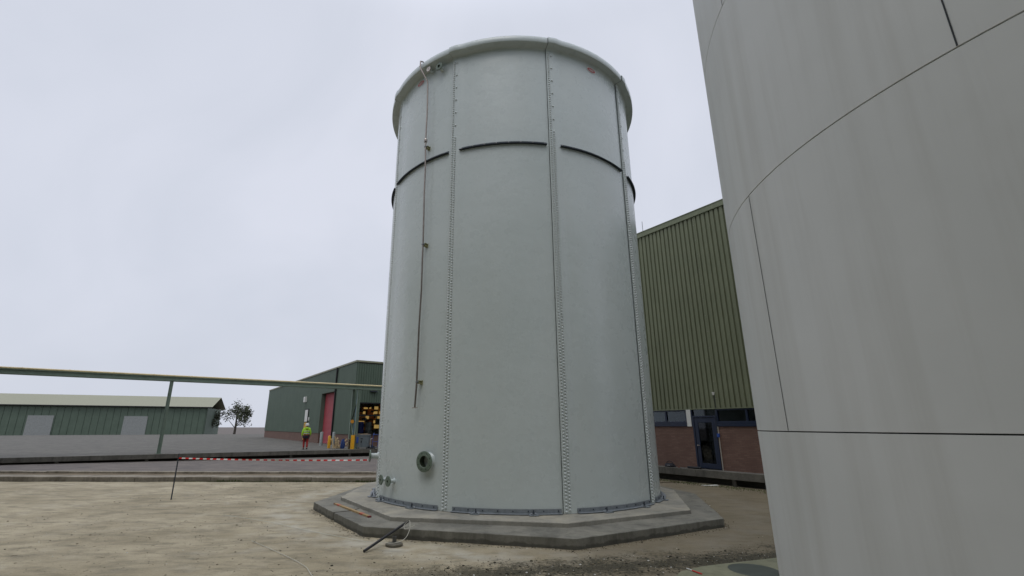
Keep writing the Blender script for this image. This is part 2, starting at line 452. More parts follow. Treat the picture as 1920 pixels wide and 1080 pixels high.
tag(mb.build('twigs', [mat('dry_twig', srgb(92, 78, 56), .9), mat('pale_straw', srgb(190, 182, 156), .9)]), 'fine dry twigs and straw slivers scattered on the yard', 'twigs', kind='stuff')
# smooth puddle-stained cement patch in the near right corner
poly = [(2.35, 7.2), (2.9, 7.95), (3.3, 8.2), (3.9, 8.42), (4.9, 8.75), (6.5, 9.0), (7, 6), (4, 5)]
m = MB(); m.prism(poly, -0.05, 0.026)
tag(m.build('cement_patch', m_concrete('smooth_cement', srgb(116, 116, 92), srgb(138, 137, 112), srgb(88, 90, 70)), bevel=.01), kind='structure')
m = MB(); m.lathe([(0, .03), (.33, .03), (.36, .027)], 24, 0, Matrix.Translation((4.02, 8.0, 0)))
tag(m.build('damp_stain', mat('damp_cement', srgb(72, 78, 70), .5)), kind='structure')

# ------------------------------------------------------------------ tank foundation
F = tag(empty('tank_foundation', (0.83, 15.31, 0)), 'stepped two-tier polygonal concrete plinth under the grey tank', 'foundation')
OX, OY = 0.83, 15.31
up = [(-4.0, 13.8), (-2.07, 10.88), (1.58, 10.23), (4.68, 11.83), (5.65, 15.4), (4.9, 18.9), (1.6, 20.1), (-2.0, 19.6), (-4.1, 17.2)]
lo = [(-4.6, 13.45), (-3.625, 11.96), (-3.30, 12.18), (-3.17, 12.52), (-3.13, 12.50), (-3.25, 12.12), (-3.56, 11.86), (-2.5, 10.33), (1.57, 9.29), (5.16, 11.27), (6.22, 15.25), (5.4, 19.2), (1.7, 20.6), (-2.3, 20.2), (-4.25, 17.3), (-4.5, 14.3)]
def rough_poly(poly, st, amp, seed):
    rnd = random.Random(seed); out = []
    for i, a in enumerate(poly):
        b = poly[(i + 1) % len(poly)]; L = math.dist(a, b); n = max(1, int(L / st)); out.append(a)
        nx, ny = (b[1] - a[1]) / L, -(b[0] - a[0]) / L
        for k in range(1, n):
            t = k / n; q = rnd.uniform(-amp, amp)
            out.append((a[0] + (b[0] - a[0]) * t + nx * q, a[1] + (b[1] - a[1]) * t + ny * q))
    return out
def local(p): return [(x - OX, y - OY) for x, y in p]
m = MB(); m.prism(local(rough_poly(lo, .11, .011, 1)), -0.12, 0.183); m.build('lower_tier', M_SLAB_LOW, F, bevel=.012)
m = MB(); m.prism(local(rough_poly(up, .11, .010, 2)), 0.10, 0.266); m.build('upper_tier', M_SLAB, F, bevel=.012)

# ------------------------------------------------------------------ the tank
TX, TY = P_T = (0.828, 15.31)
R = 4.143
T = tag(empty('storage_tank', (TX, TY, 0.266)), 'tall pale grey-green cylindrical tank of bolted panels with a flared rim', 'tank')
Z0 = 0.266
def cp(az, r, z):   # tank-local point; az in degrees, 0 faces the viewer
    a = R_(az); return (r * math.sin(a), -r * math.cos(a), z - Z0)
seams = [-64.5, -25.8, 12.8, 52.2] + [52.2 + 40.55 * k for k in range(1, 6)]   # bolt-line azimuths
edges = [s - 1.35 for s in seams]
ZT = 12.62
prof = [(0, 0.272), (0, 2), (0, 4), (0, 6), (0, 8), (0, 10), (0, 11.6), (0, ZT)]   # (extra radius, z)
for k in range(1, 7):
    a = k / 6 * math.pi / 2; prof.append((0.06 * (1 - math.cos(a)), ZT + .03 + 0.06 * math.sin(a)))
prof += [(0.2, ZT + .100), (0.232, ZT + .103), (0.242, ZT + .115), (0.242, ZT + .29), (0.234, ZT + .300), (0.222, ZT + .300), (0.214, ZT + .288), (0.21, ZT + .16), (0.0, ZT + .145), (-0.012, ZT), (-.012, .272)]
SPLIT = 8
OV = 0.036
for k in range(9):
    a0 = edges[k]; a1 = edges[(k + 1) % 9] + (360 if k == 8 else 0) + 3.2
    az = [a0, a0 + .15] + [a0 + .15 + (3.1 - .15) * t / 3 for t in (1, 2, 3)] + [a0 + 4.4, a0 + 6]
    n = 22; az += [a0 + 6 + (a1 - a0 - 6) * t / n for t in range(1, n + 1)]
    def off(a):
        d = a - a0
        base = OV if d < 3.1 else OV * max(0, 1 - (d - 3.1) / 2.9) ** 2
        return base
    def piece(pr, nm, par):
        v = []; f = []
        for a in az:
            for e, z in pr:
                v.append(cp(a, R + e + off(a), z))
        L = len(pr)
        for i in range(len(az) - 1):
            for j in range(L - 1):
                f.append((i * L + j, (i + 1) * L + j, (i + 1) * L + j + 1, i * L + j + 1))
        m = MB(); m.add(v, f, 0, True)
        # close the visible left edge thickness
        m.add([v[j] for j in range(L)] + [cp(a0, R + e + off(a0) - (.011 if j < L - 2 else 0), z) for j, (e, z) in enumerate(pr)],
              [(j, j + 1, L + j + 1, L + j) for j in range(L - 1)])
        return m.build(nm, M_TANK, par, angle=50)
    pn = piece(prof[:SPLIT], 'shell_panel', T)
    rimp = [(e, z) for e, z in prof[SPLIT - 1:-2]] + [(-.012, ZT)]
    piece(rimp, 'rim_flange', pn)
    # dark joint line along the overlap edge, up the shell and round the rim
    wj = .17 if k in (2, 3) else .07
    v = []
    for a in (a0 - wj, a0 - .004):
        for e, z in prof[:-3]: v.append(cp(a, R + e + .0025, z - (.0025 if e > .05 and z < ZT + .12 else 0)))
    L = len(prof) - 3; m = MB(); m.add(v, [(j, L + j, L + j + 1, j + 1) for j in range(L - 1)]); m.build('joint_seal', M_SEAL, T)
    # inner skin
    v = [cp(a, R - .012 + off(a), z) for a in az for z in (.272, ZT)]
    m = MB(); m.add(v, [(2 * i, 2 * i + 1, 2 * i + 3, 2 * i + 2) for i in range(len(az) - 1)], 0, True); m.build('inner_skin', M_TANK, pn)

# bolts: two staggered rows below, one row above, with odd extra ones
bm_ = MB()
bm_.lathe([(0.027, 0), (0.0265, .014), (.022, .025), (.012, .031), (0, .033)], 8)
M_BOLT = mat('painted_bolt', (0.60, 0.64, 0.63, 1), 0.32, 0, .06, 8)
bolts = []
dz = 0.0715; da = 0.040 / R * 57.3
for s in seams[:4] + [seams[4], seams[8]]:
    n = int((9.98 - .32) / dz)
    for i in range(n):
        bolts.append((s - da, .315 + i * dz)); bolts.append((s + da, .315 + (i + .5) * dz))
    z = 9.98; i = 0
    while z < ZT - .02:
        bolts.append((s - da, z))
        if i % 6 == 5: bolts.append((s + da, z))
        z += dz; i += 1
def boltM(az, z):
    p = Vector(cp(az, R + OV, z)); a = R_(az)
    nrm = Vector((math.sin(a), -math.cos(a), 0))
    return Matrix.Translation(p) @ nrm.to_track_quat('Z', 'Y').to_matrix().to_4x4()
bolts.sort(key=lambda b: (Vector(cp(b[0], R, b[1])) + Vector((TX, TY, Z0)) - Vector((0, 0, CAM_H))).length if abs(b[0]) < 60 else 99)
first = bm_.build('bolt', M_BOLT, T); first.matrix_local = boltM(*bolts[0])
for b in bolts[1:100]:
    o = bpy.data.objects.new('bolt', first.data); COL.objects.link(o); o.parent = T; o.matrix_local = boltM(*b)
rest = MB()
for b in bolts[100:]: rest.add(bm_.v, bm_.f, 0, True, boltM(*b))
tag(rest.build('bolt_rows', M_BOLT, T), kind='stuff')

# stiffener angles at mid height and base angles on the plinth
def arc_angle(a0, a1, prof, par, nm, m_, boltz=None, step=4.6, r0=R):
    n = max(4, int((a1 - a0) / 1.2)); L = len(prof); v = []; f = []
    for i in range(n + 1):
        a = a0 + (a1 - a0) * i / n
        for e, z in prof: v.append(cp(a, r0 + e, z))
    for i in range(n):
        for j in range(L):
            k = (j + 1) % L; f.append((i * L + j, (i + 1) * L + j, (i + 1) * L + k, i * L + k))
    f += [tuple(range(L)), tuple(range(n * L + L - 1, n * L - 1, -1))]
    m = MB(); m.add(v, f)
    if boltz:
        a = a0 + .8
        while a < a1:
            p = Vector(cp(a, r0 + .008, boltz)); nrm = Vector((math.sin(R_(a)), -math.cos(R_(a)), 0))
            m.add(*hexv, 1, False, Matrix.Translation(p) @ nrm.to_track_quat('Z', 'Y').to_matrix().to_4x4())
            a += step
    return m.build(nm, m_, par)
hexv = ([(.016 * math.cos(k * math.pi / 3), .016 * math.sin(k * math.pi / 3), z) for z in (0, .016) for k in range(6)],
        [(k, (k + 1) % 6, 6 + (k + 1) % 6, 6 + k) for k in range(6)] + [(6, 7, 8, 9, 10, 11)])
ZB = 9.545
LP = [(.001, ZB + .035), (.001, ZB - .05), (.085, ZB - .05), (.085, ZB - .042), (.010, ZB - .042), (.010, ZB + .035)]
for a0, a1 in ((-102, -66.8), (-63.4, -28.2), (-23.3, 10.4), (15.8, 49.4), (54.7, 90.0)):
    arc_angle(a0, a1, LP, T, 'stiffener_angle', [M_GALVD, M_STEEL], ZB, 4.6, R + (.0))
BP = [(.003, .375), (.003, .280), (.115, .280), (.115, .290), (.012, .290), (.012, .375)]
clips = {0: (-92,), 1: (-57, -38), 2: (-15, 2), 3: (25.5, 43), 4: (62,)}
for i, (a0, a1) in enumerate(((-100, -66.5), (-62.8, -28.4), (-23.2, 10.8), (15.9, 50.2), (54.2, 88))):
    ba = arc_angle(a0, a1, BP, T, 'base_angle', [M_GALV, M_GALVD], .335, 4.6, R + .014)
    ang = [a for a in clips[i]] + ([-69.5] if i == 0 else [])
    for a in ang:
        m = MB()
        Mx = Matrix.Translation(Vector(cp(a, R + .014, .290))) @ Matrix.Rotation(R_(a), 4, 'Z')
        m.box(-.10, .10, -.215, -.055, -.016, -.006, 0, Mx)      # foot plate
        m.add([(-.10, -.10, .0), (.10, -.10, .0), (.06, -.03, .02), (-.06, -.03, .02)], [(0, 1, 2, 3)], 0, False, Mx)
        m.box(-.05, .05, -.14, -.05, .001, .012, 0, Mx)
        m.lathe([(.012, -.01), (.012, .085), (0, .085)], 8, 1, Mx @ Matrix.Translation((0, -.10, 0)))
        m.lathe([(.024, .012), (.024, .034), (0, .034)], 6, 1, Mx @ Matrix.Translation((0, -.10, 0)))
        m.build('anchor_clip', [M_GALV, M_GALVD], ba)

# pipe nozzles with bolted flanges
def nozzle(az, z, length, rp, rf, rb, nholes, m_f=None, th=.03, pipe_m=None):
    n_ = bpy.data.objects.new('nozzle', None)
    a = R_(az); nrm = Vector((math.sin(a), -math.cos(a), 0))
    Mx = Matrix.Translation(Vector(cp(az, R, z))) @ nrm.to_track_quat('Z', 'Y').to_matrix().to_4x4()
    m = MB(); m.lathe([(rp * 1.5, -.02), (rp * 1.22, .02), (rp, .05), (rp, length - th)], 32)
    pn = m.build('nozzle_pipe', pipe_m or M_TANK, T); pn.matrix_local = Mx
    m = MB()
    m.lathe([(rp * .98, -th), (rf * .96, -th), (rf, -th + .004), (rf, -.004), (rf * .97, 0), (rb * 1.32, 0), (rb * 1.28, .006), (rb * 1.05, .006), (rb, 0)], 40)
    # bolt holes as dark sunken rings
    for k in range(nholes):
        q = 2 * math.pi * (k + .5) / nholes
        m.lathe([(rf * .055, .001), (rf * .055, .0025), (0, .0025)], 10, 1, Matrix.Translation((rf * .80 * math.cos(q), rf * .80 * math.sin(q), 0)))
    fl = m.build('flange', [m_f or M_FLANGE, M_DARK], pn); fl.location = (0, 0, length)
    m = MB(); m.lathe([(rb, 0), (rb, -length - .05)], 32)
    m.lathe([(rb, -length - .05), (0, -length - .05)], 32)
    bo = m.build('bore', [M_BORE], pn); bo.location = (0, 0, length)
    return pn
nozzle(-33.0, 1.31, .16, .155, .235, .125, 8)
nozzle(-50.4, .79, .19, .045, .125, .03, 4)
nozzle(-56.9, .785, .16, .045, .125, .03, 4)
nozzle(-71.5, 1.31, .24, .075, .16, .05, 8)
nozzle(-32.7, 12.5, .19, .06, .125, .045, 4)
pn = nozzle(-38.2, 12.6, .20, .035, .085, .012, 2, M_STEEL)
# logo stickers near the rim
for az in (33.2, -45.9):
    m = MB(); n = 36
    for rr, lift, mi in ((1.0, .009, 0), (.84, .012, 1)):
        v = [cp(az, R + lift, 12.5)]; f = [(0, k + 1, (k + 1) % n + 1) for k in range(n)]
        for s_ in range(1, 6):
            for k in range(n):
                q = 2 * math.pi * k / n
                v.append(cp(az + .19 * rr * s_ / 5 * math.cos(q) / R * 57.3, R + lift, 12.5 + 0.085 * rr * s_ / 5 * math.sin(q)))
        for s_ in range(4):
            for k in range(n): f.append((1 + s_ * n + k, 1 + (s_ + 1) * n + k, 1 + (s_ + 1) * n + (k + 1) % n, 1 + s_ * n + (k + 1) % n))
        m.add(v, f, mi)
    for zz, hw in ((.024, .075), (-.002, .105), (-.028, .07)):      # illegible pale lettering lines
        x = -hw
        while x < hw:
            wd = random.uniform(.012, .022)
            c0 = az + x / R * 57.3; c1 = az + (x + wd) / R * 57.3
            m.add([cp(c0, R + .0145, 12.5 + zz - .009), cp(c1, R + .0145, 12.5 + zz - .009), cp(c1, R + .0145, 12.5 + zz + .009), cp(c0, R + .0145, 12.5 + zz + .009)], [(0, 1, 2, 3)], 0)
            x += wd + .009
    m.build('logo_sticker', [M_WHITE, M_RED], T)

# level indicator pipe hooked over the rim, standing off on three brackets
IP = bpy.data.objects.new('tmp', None)
SO = .15
rod = [(-38.6, 2.56), (-37.9, 3.0), (-37.55, 3.6), (-37.7, 4.6), (-37.3, 5.6), (-37.55, 6.4), (-37.45, 6.85), (-37.7, 7.4), (-38.0, 8.3), (-37.9, 9.2), (-38.4, 9.9), (-38.5, 10.2), (-38.3, 11.2), (-38.5, 12.15)]
rod = [(-38.05, 2.56), (-37.65, 3.16), (-37.72, 4.6), (-37.35, 5.6), (-37.55, 6.4), (-37.55, 6.88), (-37.75, 7.5), (-38.1, 8.4), (-38.1, 9.2), (-38.55, 9.9), (-38.6, 10.2), (-38.5, 11.2), (-38.9, 12.1)]
pts = [cp(a, R + SO, z) for a, z in rod] + [cp(-39.0, R + SO + .01, 12.2), cp(-41.2, R + .30, 12.66), cp(-41.5, R + .31, 12.74), cp(-41.6, R + .30, 12.96), cp(-41.6, R + .22, 13.0), cp(-41.6, R + .1, 12.98)]
m = MB(); m.tube(pts, .023, 10)
ip = m.build('indicator_pipe', mat('dull_stainless', srgb(138, 130, 124), .4, .8, .15, 9), T)
m = MB(); p = Vector(cp(-38.05, R + SO, 2.55)); t_ = Vector((math.cos(R_(-38)), math.sin(R_(-38)), 0))
m.tube([p - t_ * .085, p + t_ * .085], .012, 8); m.build('end_bar', M_STEEL, ip)
m = MB(); q = Vector(cp(-38.6, R + SO, 10.12))
m.lathe([(.0, -.05), (.045, -.05), (.05, -.04), (.05, -.012), (.03, -.01), (.03, .01), (.05, .012), (.05, .04), (.045, .05), (0, .05)], 16, 0, Matrix.Translation(q)); m.build('coupling', M_STEEL, ip)
for az, z in ((-38.5, 9.92), (-37.5, 6.86), (-37.4, 3.17)):
    Mx = Matrix.Translation(Vector(cp(az, R, z))) @ Matrix.Rotation(R_(az), 4, 'Z')
    m = MB()
    m.box(-.05, .05, -.012, .004, -.05, .05, 0, Mx)             # pad on the shell
    m.box(-.045, .045, -.11, -.012, .028, .040, 0, Mx); m.box(-.045, .045, -.11, -.012, -.040, -.028, 0, Mx)
    m.box(-.02, .02, -.125, -.012, -.028, .028, 0, Mx)
    m.build('standoff_bracket', M_BRK, ip)
    m = MB(); m.box(-.035, .035, -.175, -.125, -.012, .012, 0, Mx); m.box(-.045, -.035, -.165, -.10, -.016, .016, 0, Mx)
    m.build('pipe_clamp', M_GALV, ip)

# ------------------------------------------------------------------ neighbouring silo at the right
SX, SY, SR = 5.30, 3.21, 3.1
def m_silo():
    m = bpy.data.materials.new('silo_shell'); m.use_nodes = True; g = NT(m)
    base = g.ramp(g.noise(.5, 5), .3, .7, srgb(198, 200, 196), srgb(210, 211, 207))
    base = g.mix(g.math('MULTIPLY', g.ramp(g.noise(4, 5, .6, stretch=(1, 1, .05)), .45, .72), .4), base, srgb(174, 172, 163))
    g.col(base); g.p.inputs['Roughness'].default_value = .5
    g.bump(g.noise(1.2, 3), .3, .03)
    return m
ss = tag(empty('silo', (SX, SY, 0)), 'huge pale grey silo rising beside the camera, cut off at the right of the photo', 'silo')
zs = [0, .45, 2.07, 4.01, 5.95, 7.89, 9.83, 11.77, 13.0]
pr = [(SR + .12, -.05), (SR + .12, .4), (SR, .45)]
for z in zs[2:-1]: pr += [(SR, z - .005), (SR - .012, z - .003), (SR - .012, z + .003), (SR, z + .005)]
pr += [(SR, 13.0), (SR + .08, 13.0), (SR + .08, 13.15), (0, 13.9)]
m = MB(); m.lathe(pr, 160); m.build('shell', m_silo(), ss, angle=60)
for z in zs[2:-1]:
    m = MB(); m.lathe([(SR - .0105, z - .0032), (SR - .0105, z + .0032)], 160); m.build('seam_joint', M_DARK, ss)

for k, z in enumerate(zs[2:-1]):
    for q in range(6):
        a = R_(-128 + k * 31 + q * 60); z1 = (zs[2:] + [13])[k + 1]
        dd_ = (math.degrees(a) - 120.5 + 180) % 360 - 180
        if abs(dd_) < 16: continue        # the shell shows no upright joint beside the tank
        p = Vector((math.cos(a), math.sin(a), 0)); t_ = Vector((-math.sin(a), math.cos(a), 0)) * .004
        b0, b1 = p * (SR + .0015), Vector((0, 0, 1))
        m = MB(); m.add([b0 - t_ + b1 * (z + .006), b0 + t_ + b1 * (z + .006), b0 + t_ + b1 * (z1 - .006), b0 - t_ + b1 * (z1 - .006)], [(0, 1, 2, 3)]); m.build('upright_joint', M_SEAL, ss)
# ------------------------------------------------------------------ ribbed cladding helper
RP = [(0, 0), (.030, -.036), (.052, -.036), (.082, 0)]       # groove then flat, period .21 (x, depth): depth<0 is inward
def ribbed(mb, u0, u1, z0, z1, frame, period=.21, depth=.06, mi=0):
    us = []; k = math.floor(u0 / period) - 1
    while k * period < u1 + period:
        for dx, d in ((0, 0), (.010, depth), (.062, depth), (.072, 0)):
            us.append((k * period + dx, d))
        k += 1
    def at(u):
        for (a, da_), (b, db_) in zip(us, us[1:]):
            if a <= u <= b: return da_ + (db_ - da_) * (u - a) / max(1e-9, b - a)
        return 0
    L = [(u0, at(u0))] + [q for q in us if u0 < q[0] < u1] + [(u1, at(u1))]
    v = []
    for u, d in L:
        v.append(frame(u, d, z0)); v.append(frame(u, d, z1))
    mb.add(v, [(2 * i, 2 * i + 2, 2 * i + 3, 2 * i + 1) for i in range(len(L) - 1)], mi)

ROT = R_(-56.5)
# ------------------------------------------------------------------ right hall and its loading platform
A = (8.071, 19.92, 0)
RB = tag(empty('industrial_hall', A, ROT), 'tall olive green ribbed hall over a brown brick base with blue door', 'building')
XL, XR, YF = -16.0, 13.5, .45
fr = lambda u, d, z: (u, YF + d, z)
m = MB(); ribbed(m, XL, XR, 2.84, 11.12, fr)
m.add([(XL, YF + .06, 2.84), (XR, YF + .06, 2.84), (XR, YF + .06, 2.9), (XL, YF + .06, 2.9)], [(0, 1, 2, 3)])
m.build('cladding', M_CLAD, RB)
m = MB(); m.box(XL, XR, YF - .05, YF + .25, 11.1, 11.33); m.box(XL, XR, YF - .07, YF + .25, 11.33, 11.36); m.build('parapet_trim', M_TRIM, RB)
m = MB(); m.box(XL, XR, YF - .012, YF + .012, 2.80, 2.84); m.build('drip_flashing', M_TRIM, RB)
m = MB(); m.box(XL, XR, YF + .25, YF + 18, 11.0, 11.1); m.build('roof', M_INT, RB)
m = MB(); m.box(XL, XL + .2, YF + .3, YF + 18, 0, 11); m.box(XR - .2, XR, YF + .3, YF + 18, 0, 11); m.box(XL, XR, YF + 18, YF + 18.2, 0, 11); m.build('rear_walls', M_CLAD, RB)
m = MB()
m.box(XL, .0, YF + .01, YF + .25, 0, 2.13); m.box(1.03, XR, YF + .01, YF + .25, 0, 2.13)
m.build('brick_wall', M_BRICK, RB)
# plank sill + ribbon windows
def ribbon(x0, x1, mull, nm='window'):
    m = MB(); m.box(x0, x1, YF - .03, YF + .2, 2.13, 2.20); m.box(x0, x1, YF - .01, YF + .12, 2.20, 2.33)
    m.box(x0, x1, YF + .02, YF + .12, 2.74, 2.80)
    for q in mull: m.box(q - .04, q + .04, YF + .022, YF + .118, 2.33, 2.74)
    wf = m.build(nm, M_BLUE, RB, bevel=.005)
    m = MB(); m.box(x0, x1, YF + .07, YF + .08, 2.33, 2.74); m.build('pane', M_GLASS, wf)
ribbon(XL, -.25, [XL + .04] + [-.29 - 1.0 * k for k in range(0, 17)])
ribbon(1.03, XR, [1.07 + 1.2 * k for k in range(9)])
m = MB(); m.box(-.25, -.05, YF - .02, YF + .2, 2.13, 2.80); m.build('pier_panel', M_WHITE, RB)
# door with overlight
m = MB()
m.box(-0.060, 0.000, YF - .01, YF + .16, 2.13, 2.80)
m.box(0.000, 1.030, YF - .02, YF + .14, 2.48, 2.545)
m.box(0.000, 0.070, YF - .02, YF + .14, .5, 2.48); m.box(0.960, 1.030, YF - .02, YF + .14, .5, 2.48)
df = m.build('door_frame', M_BLUE, RB, bevel=.004)
m = MB(); m.box(0.000, 1.030, YF + .07, YF + .08, 2.545, 2.80); m.build('overlight', M_GLASS, RB)
m = MB()
m.box(0.080, 0.230, YF, YF + .05, .53, 2.46); m.box(0.830, 0.950, YF, YF + .05, .53, 2.46)
m.box(0.230, 0.830, YF, YF + .05, .53, .72); m.box(0.230, 0.830, YF, YF + .05, 2.28, 2.46)
dr = m.build('door', M_BLUE, RB, bevel=.004)
m = MB(); m.box(0.230, 0.830, YF + .02, YF + .03, .72, 2.28); m.build('door_glass', M_GLASSD, dr)
m = MB(); m.box(0.130, 0.160, YF - .06, YF, 1.38, 1.42); m.box(0.130, 0.250, YF - .07, YF - .055, 1.39, 1.41); m.build('handle', M_STEEL, dr)
m = MB(); m.box(0.190, 0.910, YF + .30, YF + .9, .7, 1.0); m.box(0.230, 0.730, YF + .35, YF + .6, 1.05, 1.09); m.build('stored_boxes', mat('brown_card', srgb(96, 58, 44), .8), dr)
m = MB()
m.box(XL + .3, XR - .3, YF + 3.0, YF + 3.1, 0, 11, 0); m.box(XL + .3, XR - .3, YF + .3, YF + 3, 3.2, 3.3); m.box(XL + .3, XR - .3, YF + .3, YF + 3, .40, .48)
m.build('inner_walls', M_INT, RB)
m = MB()
for bx_ in (-1.5,):
    m.tube([(bx_, YF + .6, 2.15), (bx_ + 1.1, YF + .6, 3.1)], .04, 8)
m.box(.06, .14, YF + .4, YF + .45, 2.2, 3.1)
m.build('brace', mat('pale_brace', srgb(150, 160, 160), .5), RB)
# wall lamp, its cable, blue call box, door drip board
m = MB(); m.lathe([(0, -.09), (.035, -.085), (.045, -.05), (.045, -.01), (.055, 0), (.055, .03), (0, .03)], 14, 0, Matrix.Translation((1.10, YF - .06, 3.42)))
wl = m.build('wall_lamp', M_WHITE, RB)
m = MB(); m.tube([(1.11, YF - .012, 3.36), (1.10, YF - .02, 2.9), (1.07, YF - .055, 2.70), (1.06, YF - .055, 1.86)], .008, 6); m.build('lamp_cable', M_GALVD, RB)
m = MB(); m.box(1.035, 1.12, YF - .07, YF + .01, 1.72, 1.86); m.build('switch_box', M_BLUEP, RB, bevel=.01)
m = MB(); m.box(1.08, 1.105, YF - .04, YF - .012, .5, 2.12); m.build('conduit', mat('pale_conduit', srgb(170, 166, 156), .5), RB)
# vertical joint strip with screws on the cladding
m = MB(); ux = 1.15
m.box(ux - .03, ux + .05, YF - .006, YF - .001, 2.85, 11.05)
for k in range(12): m.lathe([(.012, 0), (.012, -.01), (0, -.01)], 8, 1, Matrix.Translation((ux + .01, YF - .006, 3.2 + k * .68)) @ Matrix.Rotation(R_(-90), 4, 'X'))
m.build('joint_strip', [M_CLAD, M_STEEL], RB)
m = MB(); m.tube([(-1.6, YF + .1, 11.3), (-1.6, YF + .1, 11.95)], .012, 6); m.build('lightning_rod', M_GALVD, RB)

PF = tag(empty('loading_platform', A, ROT), 'dark concrete ledge along the foot of the olive hall', 'platform')
m = MB()
x = XL
while x < XR:
    L = 3.6 if x > -10 else 3.0
    m.box(x, min(XR, x + L - .015), 0, YF + .008, .235, .5 + random.uniform(-.006, .006)); x += L
m.build('coping', M_DOCK, PF, bevel=.012)
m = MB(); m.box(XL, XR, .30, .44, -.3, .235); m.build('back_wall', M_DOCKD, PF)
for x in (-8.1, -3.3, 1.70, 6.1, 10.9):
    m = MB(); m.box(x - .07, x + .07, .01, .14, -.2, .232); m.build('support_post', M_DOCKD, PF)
# things lying on the platform
def at_r(x, y, z):
    c, s = math.cos(ROT), math.sin(ROT); return (A[0] + c * x - s * y, A[1] + s * x + c * y, z)
B = tag(empty('tool_bag', at_r(-1.1, .18, .503), ROT), 'black slumped tool bag on the ledge below the brick wall', 'bag')
def blob(seed, sx, sy, sz, nu=18, nv=10, flat=.25, amp=.12):
    rnd = random.Random(seed); ph = [rnd.uniform(0, 6) for _ in range(6)]; v = []; f = []
    for j in range(nv + 1):
        t = math.pi * j / nv
        for i in range(nu):
            a = 2 * math.pi * i / nu
            k = 1 + amp * math.sin(3 * a + ph[0]) * math.sin(2 * t + ph[1]) + amp * .6 * math.sin(5 * a + ph[2] + 3 * t)
            z = math.cos(t) * k
            v.append((sx * math.sin(t) * math.cos(a) * k, sy * math.sin(t) * math.sin(a) * k, sz * (max(-flat, z) + flat)))
    for j in range(nv):
        for i in range(nu): f.append((j * nu + i, (j + 1) * nu + i, (j + 1) * nu + (i + 1) % nu, j * nu + (i + 1) % nu))
    return v, f
m = MB(); m.add(*blob(3, .25, .13, .12), 0, True); m.build('bag_body', mat('black_fabric', srgb(28, 28, 34), .8), B)
m = MB(); m.tube([(-.16, 0, .10), (-.12, -.01, .2), (0, -.02, .235), (.12, 0, .2), (.17, .01, .10)], .014, 8); m.build('carry_handle', mat('black_fabric', srgb(28, 28, 34), .8), B)
m = MB(); m.box(-.06, .08, -.135, -.115, .05, .09); m.build('logo_patch', mat('grey_patch', srgb(110, 110, 116), .7), B)
m = MB(); m.add(*blob(6, .05, .04, .04), 0, True)
o = m.build('glove', mat('rust_rag', srgb(96, 60, 50), .9)); o.location = at_r(-.66, .15, .503); tag(o, 'small crumpled reddish work glove on the ledge beside the black bag', 'glove')
m = MB(); m.tube([at_r(-.24, .15, .55), at_r(.33, .17, .55)], .045, 14)
tag(m.build('black_tube', mat('black_rubber', srgb(26, 28, 32), .6)), 'short black tube lying on the ledge in front of the blue door', 'tube')
m = MB()
for a, b in (((8.0, 18.75), (8.55, 18.85)), ((7.95, 18.85), (8.35, 18.65)), ((8.2, 18.7), (8.5, 18.62))):
    m.tube([(a[0], a[1], .02), (b[0], b[1], .03)], .014, 6)
tag(m.build('wood_slats', M_WHITE), 'pale thin slats dropped on the ground before the dark ledge', 'scrap wood')

# ------------------------------------------------------------------ left hall
B0 = (-11.23, 40.27, 0)
LB = tag(empty('workshop_hall', B0, ROT), 'low dark green ribbed workshop with red roller door and lit window', 'building')
LX, HZ = -42.0, 7.42
f1 = lambda u, d, z: (u, d, z)
f2 = lambda u, d, z: (-d, u, z)
m = MB()
ribbed(m, LX, -10.45, 1.46, HZ, f1, depth=.03); ribbed(m, -10.45, -5.75, 5.29, HZ, f1, depth=.03); ribbed(m, -5.75, 0, 1.46, HZ, f1, depth=.03)
ribbed(m, 0, 13, 4.0, HZ, f2, depth=.036); ribbed(m, 0, .42, 1.46, 4.0, f2, depth=.036); ribbed(m, 5.0, 13, 1.46, 4.0, f2, depth=.036)
m.build('cladding', M_CLADD, LB)
m = MB()
m.box(-10.47, -10.45, 0, .45, 1.3, 5.29); m.box(-5.75, -5.73, 0, .45, 1.3, 5.29); m.box(-10.45, -5.75, 0.001, .45, 5.29, 5.31)
m.build('door_reveal', M_CLADD, LB)
m = MB(); n = 42
for k in range(n):
    z0 = .5 + k * 4.79 / n; z1 = .5 + (k + 1) * 4.79 / n
    m.add([(-10.45, .42, z0 + .012), (-5.75, .42, z0 + .012), (-5.75, .40, (z0 + z1) / 2), (-10.45, .40, (z0 + z1) / 2), (-5.75, .42, z1), (-10.45, .42, z1)], [(0, 1, 2, 3), (3, 2, 4, 5)])
    m.add([(-10.45, .42, z0), (-5.75, .42, z0), (-5.75, .42, z0 + .012), (-10.45, .42, z0 + .012)], [(0, 1, 2, 3)])
m.build('roller_door', M_REDDOOR, LB)
m = MB()
m.box(LX, -10.45, .05, .25, 0, 1.46); m.box(-5.75, -.05, .05, .25, 0, 1.46)
m.box(-.25, -.05, .05, 13, 0, 1.46)
m.build('brick_wall', M_BRICK, LB)
m = MB(); m.box(LX, 0.06, -.06, .2, HZ, HZ + .14); m.box(-.2, .06, .2, 13, HZ, HZ + .14); m.build('eave_trim', M_TRIMG, LB)
m = MB(); m.box(LX, 0, .2, 13, HZ - .1, HZ + .05); m.build('roof', M_INT, LB)
m = MB(); m.box(LX, 0, 12.8, 13, 0, HZ - .1); m.box(LX, LX + .2, .3, 12.8, 0, HZ - .1); m.build('rear_walls', M_CLADD, LB)
m = MB(); m.tube([(-5.45, -.08, .5), (-5.45, -.08, HZ)], .075, 10); m.box(-5.58, -5.32, -.12, -.01, HZ - .35, HZ - .1); m.build('downpipe', M_DARK, LB)
